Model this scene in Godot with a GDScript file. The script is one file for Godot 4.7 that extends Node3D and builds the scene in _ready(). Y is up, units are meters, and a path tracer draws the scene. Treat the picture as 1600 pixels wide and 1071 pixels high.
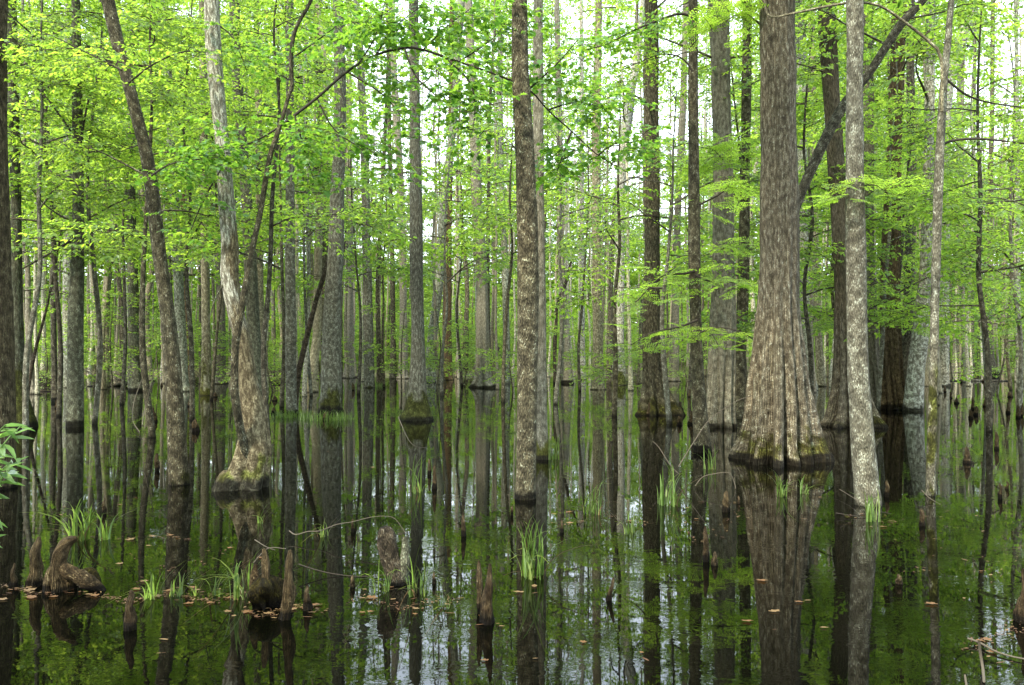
extends Node3D
# Flooded cypress and maple swamp seen from about eye level. Units are metres, y is up, the water lies at y = 0.

const EYE := 1.6
const FOCAL := 1256.0          # focal length for a picture 1600 wide
var cam_basis := Basis(Vector3.RIGHT, deg_to_rad(0.433))
var M := {}                    # materials
var taken := {}
var rng := RandomNumberGenerator.new()
var wobble := FastNoiseLite.new()
var patchy := FastNoiseLite.new()
var sprays := {}               # name -> Array of ArrayMesh
var limb_meshes := []
var landmarks := []            # [screen x, phrase] of the trees that labels refer to

# ---------------------------------------------------------------- small helpers
func lin(r: float, g: float, b: float) -> Color:
	return Color(r, g, b).linear_to_srgb()

func ray(px: float, py: float) -> Vector3:
	return cam_basis * Vector3((px - 800.0) / FOCAL, (535.5 - py) / FOCAL, -1.0)

func at(px: float, py: float, d: float) -> Vector3:       # the point d metres away in that direction
	var r := ray(px, py)
	return Vector3(0, EYE, 0) + r * (d / -r.z)

func shore(py: float) -> float:                           # how far away the water is there
	var r := ray(800, py)
	return -r.z * EYE / -r.y

func on_water(px: float, py: float) -> Vector3:
	return at(px, py, shore(py))

func numbered(called: String) -> String:
	if not taken.has(called):
		taken[called] = 0
		return called
	taken[called] += 1
	return "%s_%03d" % [called, taken[called]]

func tag(o: Node, label: String, category: String, group := "", kind := "") -> void:
	if label: o.set_meta("label", label)
	if category: o.set_meta("category", category)
	if group: o.set_meta("group", group)
	if kind: o.set_meta("kind", kind)

func thing(called: String, label: String, category: String, where: Vector3, group := "") -> Node3D:
	var o := Node3D.new()
	o.name = numbered(called)
	add_child(o)
	o.position = where
	tag(o, label, category, group)
	return o

func part(called: String, mesh: Mesh, mat: Material, parent: Node3D, xf := Transform3D()) -> MeshInstance3D:
	var o := MeshInstance3D.new()
	o.name = called
	o.mesh = mesh
	if mat: o.material_override = mat
	o.transform = xf
	parent.add_child(o, true)
	return o

func single(called: String, mesh: Mesh, mat: Material, xf: Transform3D) -> MeshInstance3D:
	var o := MeshInstance3D.new()
	o.name = numbered(called)
	o.mesh = mesh
	if mat: o.material_override = mat
	o.transform = xf
	add_child(o)
	return o

func scatter(called: String, mesh: Mesh, places: Array, parent: Node, mat: Material = null) -> MultiMeshInstance3D:
	var mm := MultiMesh.new()
	mm.transform_format = MultiMesh.TRANSFORM_3D
	mm.mesh = mesh
	mm.instance_count = places.size()
	for i in places.size():
		mm.set_instance_transform(i, places[i])
	var o := MultiMeshInstance3D.new()
	o.name = called
	o.multimesh = mm
	if mat: o.material_override = mat
	parent.add_child(o, true)
	o.set_meta("kind", "stuff")
	return o

func cat(p0, p1, p2, p3, t: float):
	return 0.5 * ((2.0 * p1) + (p2 - p0) * t + (2.0 * p0 - 5.0 * p1 + 4.0 * p2 - p3) * t * t + (3.0 * p1 - p0 - 3.0 * p2 + p3) * t * t * t)

func mesh_of(v: PackedVector3Array, n: PackedVector3Array, uv: PackedVector2Array, c: PackedColorArray, idx: PackedInt32Array) -> ArrayMesh:
	var a := []
	a.resize(Mesh.ARRAY_MAX)
	a[Mesh.ARRAY_VERTEX] = v
	a[Mesh.ARRAY_NORMAL] = n
	if uv.size(): a[Mesh.ARRAY_TEX_UV] = uv
	if c.size(): a[Mesh.ARRAY_COLOR] = c
	a[Mesh.ARRAY_INDEX] = idx
	var m := ArrayMesh.new()
	m.add_surface_from_arrays(Mesh.PRIMITIVE_TRIANGLES, a)
	return m

# A trunk, stem, knee or branch: rings along a smooth path. pts: Vector3, radii: metres.
# o: seg, step, flutes, flute_amp, flute_top, rough, seed, wet, moss, lichen, close, bands, base
func tube(pts: Array, radii: Array, o := {}) -> ArrayMesh:
	var seg: int = o.get("seg", 10)
	var step: float = o.get("step", 0.3)
	var flutes: float = o.get("flutes", 0.0)
	var famp: float = o.get("flute_amp", 0.0)
	var ftop: float = o.get("flute_top", 1.5)
	var rough: float = o.get("rough", 0.06)
	var sd: float = o.get("seed", 1.0) * 17.31
	var wet: float = o.get("wet", -1.0)
	var moss: float = o.get("moss", 0.0)
	var mosstop: float = o.get("moss_top", 0.7)
	var bands: float = o.get("bands", 0.0)
	var usc: float = o.get("uv", 1.0)
	var nf: float = o.get("nf", 1.0)
	var low: float = o.get("low", 0.0)          # bark of another colour up to this height
	var low_color: Color = o.get("low_color", Color(0.42, 0.36, 0.27))
	var colored := wet >= 0.0 or moss > 0.0 or bands > 0.0
	var path := PackedVector3Array()
	var rad := PackedFloat32Array()
	for i in pts.size() - 1:
		var a: Vector3 = pts[i]
		var b: Vector3 = pts[i + 1]
		var pa: Vector3 = pts[i - 1] if i > 0 else a * 2.0 - b
		var pb: Vector3 = pts[i + 2] if i + 2 < pts.size() else b * 2.0 - a
		var ra: float = radii[i - 1] if i > 0 else radii[i]
		var rb: float = radii[i + 2] if i + 2 < pts.size() else radii[i + 1]
		var st := step
		if o.has("fine") and minf(a.y, b.y) < 1.2:
			st = o.fine
		var n := maxi(1, int(ceil(a.distance_to(b) / st)))
		for k in n:
			var t := float(k) / n
			path.append(cat(pa, a, b, pb, t))
			rad.append(maxf(0.002, cat(ra, radii[i], radii[i + 1], rb, t)))
	path.append(pts[-1])
	rad.append(radii[-1])
	var rings := path.size()
	var v := PackedVector3Array()
	var uv := PackedVector2Array()
	var col := PackedColorArray()
	var across := Vector3.FORWARD
	var run := 0.0
	var circ: float = TAU * float(radii[mini(1, radii.size() - 1)])
	for i in rings:
		var tan_ := (path[mini(i + 1, rings - 1)] - path[maxi(i - 1, 0)]).normalized()
		if i > 0: run += path[i].distance_to(path[i - 1])
		across = across - tan_ * across.dot(tan_)
		if across.length() < 0.05: across = Vector3.RIGHT - tan_ * tan_.x
		across = across.normalized()
		var side := tan_.cross(across)
		var fl := 0.0
		if flutes > 0.0:
			fl = clampf(1.0 - path[i].y / ftop, 0.0, 1.0)
			fl = famp * (0.10 + 0.90 * pow(fl, 1.5))
		for k in seg + 1:
			var th := TAU * k / seg
			if k == seg: th = 0.0
			var dir := across * cos(th) + side * sin(th)
			var r := rad[i]
			if flutes > 0.0:
				var w := flutes * 0.5 * th + 0.45 * sin(th + sd) + 0.3 * sin(2.0 * th + sd * 1.7)
				var lobe := pow(absf(cos(w)), 1.15)
				r *= 1.0 + fl * (lobe * (1.0 + 0.34 * sin(3.0 * th + sd)) - 1.12)
			var q := path[i] + dir * r
			if rough > 0.0:
				r *= 1.0 + rough * (wobble.get_noise_3d(q.x * 2.0 * nf + sd, q.y * 1.1 * nf, q.z * 2.0 * nf) * 1.5 + 0.5 * wobble.get_noise_3d(q.x * 9.0 * nf, q.y * 5.0 * nf + sd, q.z * 9.0 * nf))
				q = path[i] + dir * r
			v.append(q)
			uv.append(Vector2(float(k) / seg * circ * usc + sd, -run * usc * 0.3 + sd))
			if colored:
				var tone := 1.0 + 0.42 * patchy.get_noise_3d(q.x * 1.9 * nf + sd, q.y * 0.8 * nf, q.z * 1.9 * nf)
				var warm := 0.10 * patchy.get_noise_3d(q.x * 2.3, q.y * 1.1 + sd, q.z * 2.3)
				var c := Color(tone * (1.0 + warm), tone, tone * (1.0 - warm))
				var e := patchy.get_noise_3d(q.x * 5.0 + sd, q.y * 3.0, q.z * 5.0)
				var e2 := patchy.get_noise_3d(q.x * 23.0, q.y * 17.0 + sd, q.z * 23.0)
				if low > 0.0: c = c.lerp(low_color * tone, clampf((low * (1.0 + 0.9 * e + 0.5 * e2) - q.y) / 0.12, 0.0, 1.0))
				if moss > 0.0:
					var mk := (moss + (0.6 * e + 0.55 * e2) - maxf(0.0, q.y) / mosstop)
					c = c.lerp(Color(0.34, 0.37, 0.12), clampf(mk * 5.0, 0.0, 1.0))
				if bands > 0.0:
					var bd := sin(q.y * bands + e * 3.0)
					c = c.lerp(Color(0.5, 0.42, 0.36), clampf(bd * 3.0, 0.0, 1.0) * 0.8)
				if wet >= 0.0:
					c = c.lerp(Color(0.10, 0.095, 0.08), clampf((wet * (1.0 + 0.55 * e + 0.35 * e2) - q.y) / 0.02, 0.0, 1.0))
				col.append(c)
	var w1 := seg + 1
	var nor := PackedVector3Array()
	nor.resize(v.size())
	for i in rings:
		for k in w1:
			var kn := k + 1 if k < seg else 1
			var kp := k - 1 if k > 0 else seg - 1
			var du := v[i * w1 + kn] - v[i * w1 + kp]
			var dv := v[mini(i + 1, rings - 1) * w1 + k] - v[maxi(i - 1, 0) * w1 + k]
			nor[i * w1 + k] = dv.cross(du).normalized()
	var idx := PackedInt32Array()
	# outside seen clockwise; the direction of the rings decides it
	var out := v[w1 + 0] - path[mini(1, rings - 1)]
	var flip := nor[w1].dot(out) < 0.0
	if flip:
		for i in nor.size(): nor[i] = -nor[i]
	for i in rings - 1:
		for k in seg:
			var a0 := i * w1 + k
			var b0 := a0 + w1
			if flip: idx.append_array([a0, b0, a0 + 1, a0 + 1, b0, b0 + 1])
			else: idx.append_array([a0, a0 + 1, b0, a0 + 1, b0 + 1, b0])
	# a cap at the far end
	var cap := v.size()
	v.append(path[rings - 1] + (path[rings - 1] - path[maxi(rings - 2, 0)]).normalized() * rad[rings - 1] * float(o.get("tip", 0.3)))
	nor.append((path[rings - 1] - path[maxi(rings - 2, 0)]).normalized())
	uv.append(uv[(rings - 1) * w1])
	if colored: col.append(col[(rings - 1) * w1])
	for k in seg:
		var a1 := (rings - 1) * w1 + k
		if flip: idx.append_array([a1, cap, a1 + 1])
		else: idx.append_array([a1, a1 + 1, cap])
	return mesh_of(v, nor, uv, col, idx)

# ---------------------------------------------------------------- materials
func noise_bytes(kind: int, freq: float, w: int, h: int, sd: int, oct := 3) -> PackedByteArray:
	var n := FastNoiseLite.new()
	n.noise_type = kind as FastNoiseLite.NoiseType
	n.frequency = freq
	n.seed = sd
	n.fractal_type = FastNoiseLite.FRACTAL_FBM
	n.fractal_octaves = oct
	var im := n.get_seamless_image(w, h)
	im.convert(Image.FORMAT_L8)
	if w != 512 or h != 1024: im.resize(512, 1024, Image.INTERPOLATE_CUBIC)
	return im.get_data()

# Bark in a tile of one metre by two: furrows, fine grain and pale lichen blotches.
func bark(dark: Color, light: Color, lichen: Color, amount: float, stretch: int, furrow: float, depth: float, sd: int, cross := 0.0) -> StandardMaterial3D:
	var W := 512
	var H := 1024
	var S := TYPE_SIMPLEX
	var f := noise_bytes(S, furrow, 512, 1024 / stretch, sd, 2)
	var g := noise_bytes(S, 0.09, 512, 1024, sd + 1, 3)
	var b := noise_bytes(S, 0.013, 512, 1700, sd + 2, 4)
	var l := noise_bytes(S, 0.027, 512, 1700, sd + 3, 5)
	var k := noise_bytes(S, 0.075, 512, 1700, sd + 4, 2)
	var x := noise_bytes(S, 0.05, 128, 1024, sd + 5, 2)
	var ca := PackedByteArray()
	ca.resize(W * H * 3)
	var ha := PackedByteArray()
	ha.resize(W * H)
	var t1 := 255.0 * (0.86 - 0.26 * amount)
	var t2 := 255.0 * (0.84 - 0.16 * amount)
	for i in W * H:
		var ff := absf(f[i] - 127.5) / 70.0                  # 0 in a crack, 1 on a ridge
		ff = minf(1.0, ff)
		if cross > 0.0: ff = ff * (1.0 - cross) + cross * minf(1.0, absf(x[i] - 127.5) / 45.0)
		var gg := g[i] / 255.0
		var hgt := 0.75 * ff + 0.25 * gg
		var s := clampf(0.36 * ff + 0.60 * gg + 0.04 + (b[i] - 127.5) / 300.0, 0.0, 1.0)
		var r := dark.r + (light.r - dark.r) * s
		var gr := dark.g + (light.g - dark.g) * s
		var bl := dark.b + (light.b - dark.b) * s
		var m := maxf(clampf((l[i] + 0.25 * g[i] - 32.0 - t1) / 9.0, 0.0, 1.0), clampf((k[i] + 0.3 * (b[i] - 127.5) - t2) / 8.0, 0.0, 1.0))
		m *= (0.35 + 0.40 * ff) * clampf((b[i] - 92.0) / 45.0, 0.12, 1.0)
		r += (lichen.r - r) * m
		gr += (lichen.g - gr) * m
		bl += (lichen.b - bl) * m
		var tone := 0.93 + 0.14 * gg
		ca[i * 3] = int(clampf(r * tone, 0.0, 1.0) * 255.0)
		ca[i * 3 + 1] = int(clampf(gr * tone, 0.0, 1.0) * 255.0)
		ca[i * 3 + 2] = int(clampf(bl * tone, 0.0, 1.0) * 255.0)
		ha[i] = int(clampf(hgt + 0.12 * m, 0.0, 1.0) * 255.0)
	var mat := StandardMaterial3D.new()
	mat.albedo_texture = ImageTexture.create_from_image(Image.create_from_data(W, H, false, Image.FORMAT_RGB8, ca))
	mat.heightmap_enabled = true
	mat.heightmap_scale = depth
	mat.heightmap_texture = ImageTexture.create_from_image(Image.create_from_data(W, H, false, Image.FORMAT_L8, ha))
	mat.roughness = 0.9
	mat.metallic_specular = 0.25
	mat.vertex_color_use_as_albedo = true
	return mat

const TYPE_SIMPLEX := FastNoiseLite.TYPE_SIMPLEX_SMOOTH

func tinted(m: StandardMaterial3D, r: float, g: float, b: float) -> StandardMaterial3D:
	var o: StandardMaterial3D = m.duplicate()
	o.albedo_color = Color(r, g, b)
	return o

func leaf(refl: Color, through: Color, rough := 0.5) -> StandardMaterial3D:   # linear values
	var m := StandardMaterial3D.new()
	m.albedo_color = refl.linear_to_srgb()
	m.roughness = rough
	m.metallic_specular = 0.4
	m.cull_mode = BaseMaterial3D.CULL_DISABLED
	m.backlight_enabled = true
	m.backlight = Color(through.r * 2.0, through.g * 2.0, through.b * 2.0).linear_to_srgb()
	return m

func plain(r: float, g: float, b: float, rough := 0.85) -> StandardMaterial3D:
	var m := StandardMaterial3D.new()
	m.albedo_color = lin(r, g, b)
	m.roughness = rough
	m.metallic_specular = 0.3
	return m

func make_materials() -> void:
	var lich := Color(0.73, 0.75, 0.68)
	M.brown = bark(Color(0.19, 0.168, 0.128), Color(0.50, 0.46, 0.38), lich, 0.12, 8, 0.065, 2.6, 11)
	M.grey = bark(Color(0.22, 0.208, 0.17), Color(0.50, 0.485, 0.42), lich, 0.66, 3, 0.085, 1.2, 31)
	M.white = bark(Color(0.27, 0.252, 0.208), Color(0.58, 0.565, 0.50), Color(0.79, 0.795, 0.73), 1.15, 2, 0.05, 0.7, 51, 0.5)
	M.dark = bark(Color(0.14, 0.128, 0.10), Color(0.42, 0.395, 0.325), lich, 0.42, 4, 0.10, 2.2, 71)
	M.pale = bark(Color(0.30, 0.28, 0.23), Color(0.65, 0.62, 0.54), lich, 0.30, 8, 0.065, 1.8, 91)
	M.giant = bark(Color(0.19, 0.168, 0.13), Color(0.53, 0.49, 0.405), Color(0.74, 0.75, 0.68), 0.58, 16, 0.075, 3.0, 111)
	M.brown2 = tinted(M.brown, 0.82, 0.80, 0.74)
	M.red = tinted(M.brown, 0.98, 0.90, 0.80)
	M.grey2 = tinted(M.grey, 0.84, 0.86, 0.82)
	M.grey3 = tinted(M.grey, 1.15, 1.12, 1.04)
	M.dark2 = tinted(M.dark, 0.85, 0.80, 0.78)
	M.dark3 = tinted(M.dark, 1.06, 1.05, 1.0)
	M.pale3 = tinted(M.pale, 1.14, 1.12, 1.06)  # pale bark brightened to carry the glow of light round the far trunks
	M.white3 = tinted(M.white, 1.1, 1.09, 1.04)  # white bark lifted likewise, far light put into its colour
	M.pale2 = tinted(M.pale, 0.86, 0.86, 0.84)
	M.white2 = tinted(M.white, 0.86, 0.88, 0.86)
	M.knee = tinted(M.brown, 0.90, 0.84, 0.74)
	M.knee2 = tinted(M.brown, 0.84, 0.78, 0.70)
	M.rot = tinted(M.dark, 0.9, 0.8, 0.68)
	M.twig = plain(0.035, 0.026, 0.018)
	M.stick = plain(0.07, 0.058, 0.042)
	M.stick_dark = plain(0.03, 0.024, 0.018)
	# leaves: what they reflect, what passes through them
	M.maple_a = leaf(Color(0.045, 0.105, 0.022), Color(0.10, 0.21, 0.022), 0.42)
	M.maple_b = leaf(Color(0.060, 0.120, 0.020), Color(0.14, 0.25, 0.020), 0.45)
	M.maple_c = leaf(Color(0.075, 0.130, 0.022), Color(0.18, 0.29, 0.025), 0.5)
	M.mid_a = leaf(Color(0.056, 0.104, 0.019), Color(0.165, 0.275, 0.028), 0.5)
	M.mid_b = leaf(Color(0.072, 0.120, 0.021), Color(0.220, 0.330, 0.031), 0.5)
	M.mid_c = leaf(Color(0.088, 0.132, 0.024), Color(0.275, 0.380, 0.037), 0.55)
	M.fine_a = leaf(Color(0.070, 0.125, 0.022), Color(0.21, 0.34, 0.032), 0.6)
	M.fine_b = leaf(Color(0.088, 0.138, 0.024), Color(0.26, 0.38, 0.036), 0.6)
	M.grass_a = leaf(Color(0.065, 0.108, 0.024), Color(0.12, 0.19, 0.03), 0.45)
	M.grass_b = leaf(Color(0.095, 0.125, 0.032), Color(0.15, 0.20, 0.04), 0.5)
	M.sprig_a = leaf(Color(0.085, 0.145, 0.035), Color(0.13, 0.21, 0.04), 0.4)
	M.sprig_b = leaf(Color(0.072, 0.115, 0.028), Color(0.09, 0.16, 0.035), 0.35)
	M.dead_a = leaf(Color(0.095, 0.046, 0.015), Color(0.06, 0.03, 0.01), 0.7)
	M.dead_b = leaf(Color(0.06, 0.027, 0.010), Color(0.04, 0.02, 0.01), 0.7)
	M.dead_c = leaf(Color(0.115, 0.070, 0.028), Color(0.06, 0.04, 0.02), 0.7)
	for k in M:
		M[k].resource_name = k

const WAVE := 0.055

func _ready() -> void:
	# camera, sky, sun and exposure
	var cam := Camera3D.new()
	cam.name = "camera"
	cam.fov = 46.18
	cam.far = 2000.0
	cam.transform = Transform3D(cam_basis, Vector3(0, EYE, 0))
	add_child(cam)
	cam.current = true
	var sky := ProceduralSkyMaterial.new()
	sky.sky_top_color = lin(0.66, 0.81, 1.0)
	sky.sky_horizon_color = lin(0.90, 0.95, 1.0)
	sky.sky_curve = 0.25
	sky.ground_bottom_color = lin(0.05, 0.06, 0.03)
	sky.ground_horizon_color = lin(0.10, 0.13, 0.06)
	sky.sun_angle_max = 1.0
	var env := Environment.new()
	env.background_mode = Environment.BG_SKY
	env.sky = Sky.new()
	env.sky.sky_material = sky
	env.background_energy_multiplier = 1.8
	env.tonemap_mode = Environment.TONE_MAPPER_LINEAR
	env.tonemap_exposure = 2.85
	env.sdfgi_enabled = true
	env.ssao_enabled = true
	env.ssil_enabled = true
	var we := WorldEnvironment.new()
	we.name = "world_environment"
	we.environment = env
	add_child(we)
	var sun := DirectionalLight3D.new()
	sun.name = "sun"
	sun.light_color = Color(1.0, 0.97, 0.90)
	sun.light_energy = 1.4
	sun.light_angular_distance = 6.0
	sun.shadow_enabled = true
	sun.rotation_degrees = Vector3(-50, -36, 0)
	add_child(sun)

	wobble.seed = 3
	wobble.frequency = 0.35
	wobble.fractal_octaves = 2
	patchy.seed = 12
	patchy.frequency = 0.3
	patchy.fractal_octaves = 3
	make_materials()
	make_sprays()
	make_limbs()
	build_ground()
	build_water()
	var trees := build_main_trees()
	build_leaners()
	build_far_trees()
	build_saplings()
	build_shrubs()
	build_woods()
	build_branches(trees)
	build_knees()
	build_stumps()
	build_tufts()
	build_sticks()
	build_floating_leaves()
	build_sprig()

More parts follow.
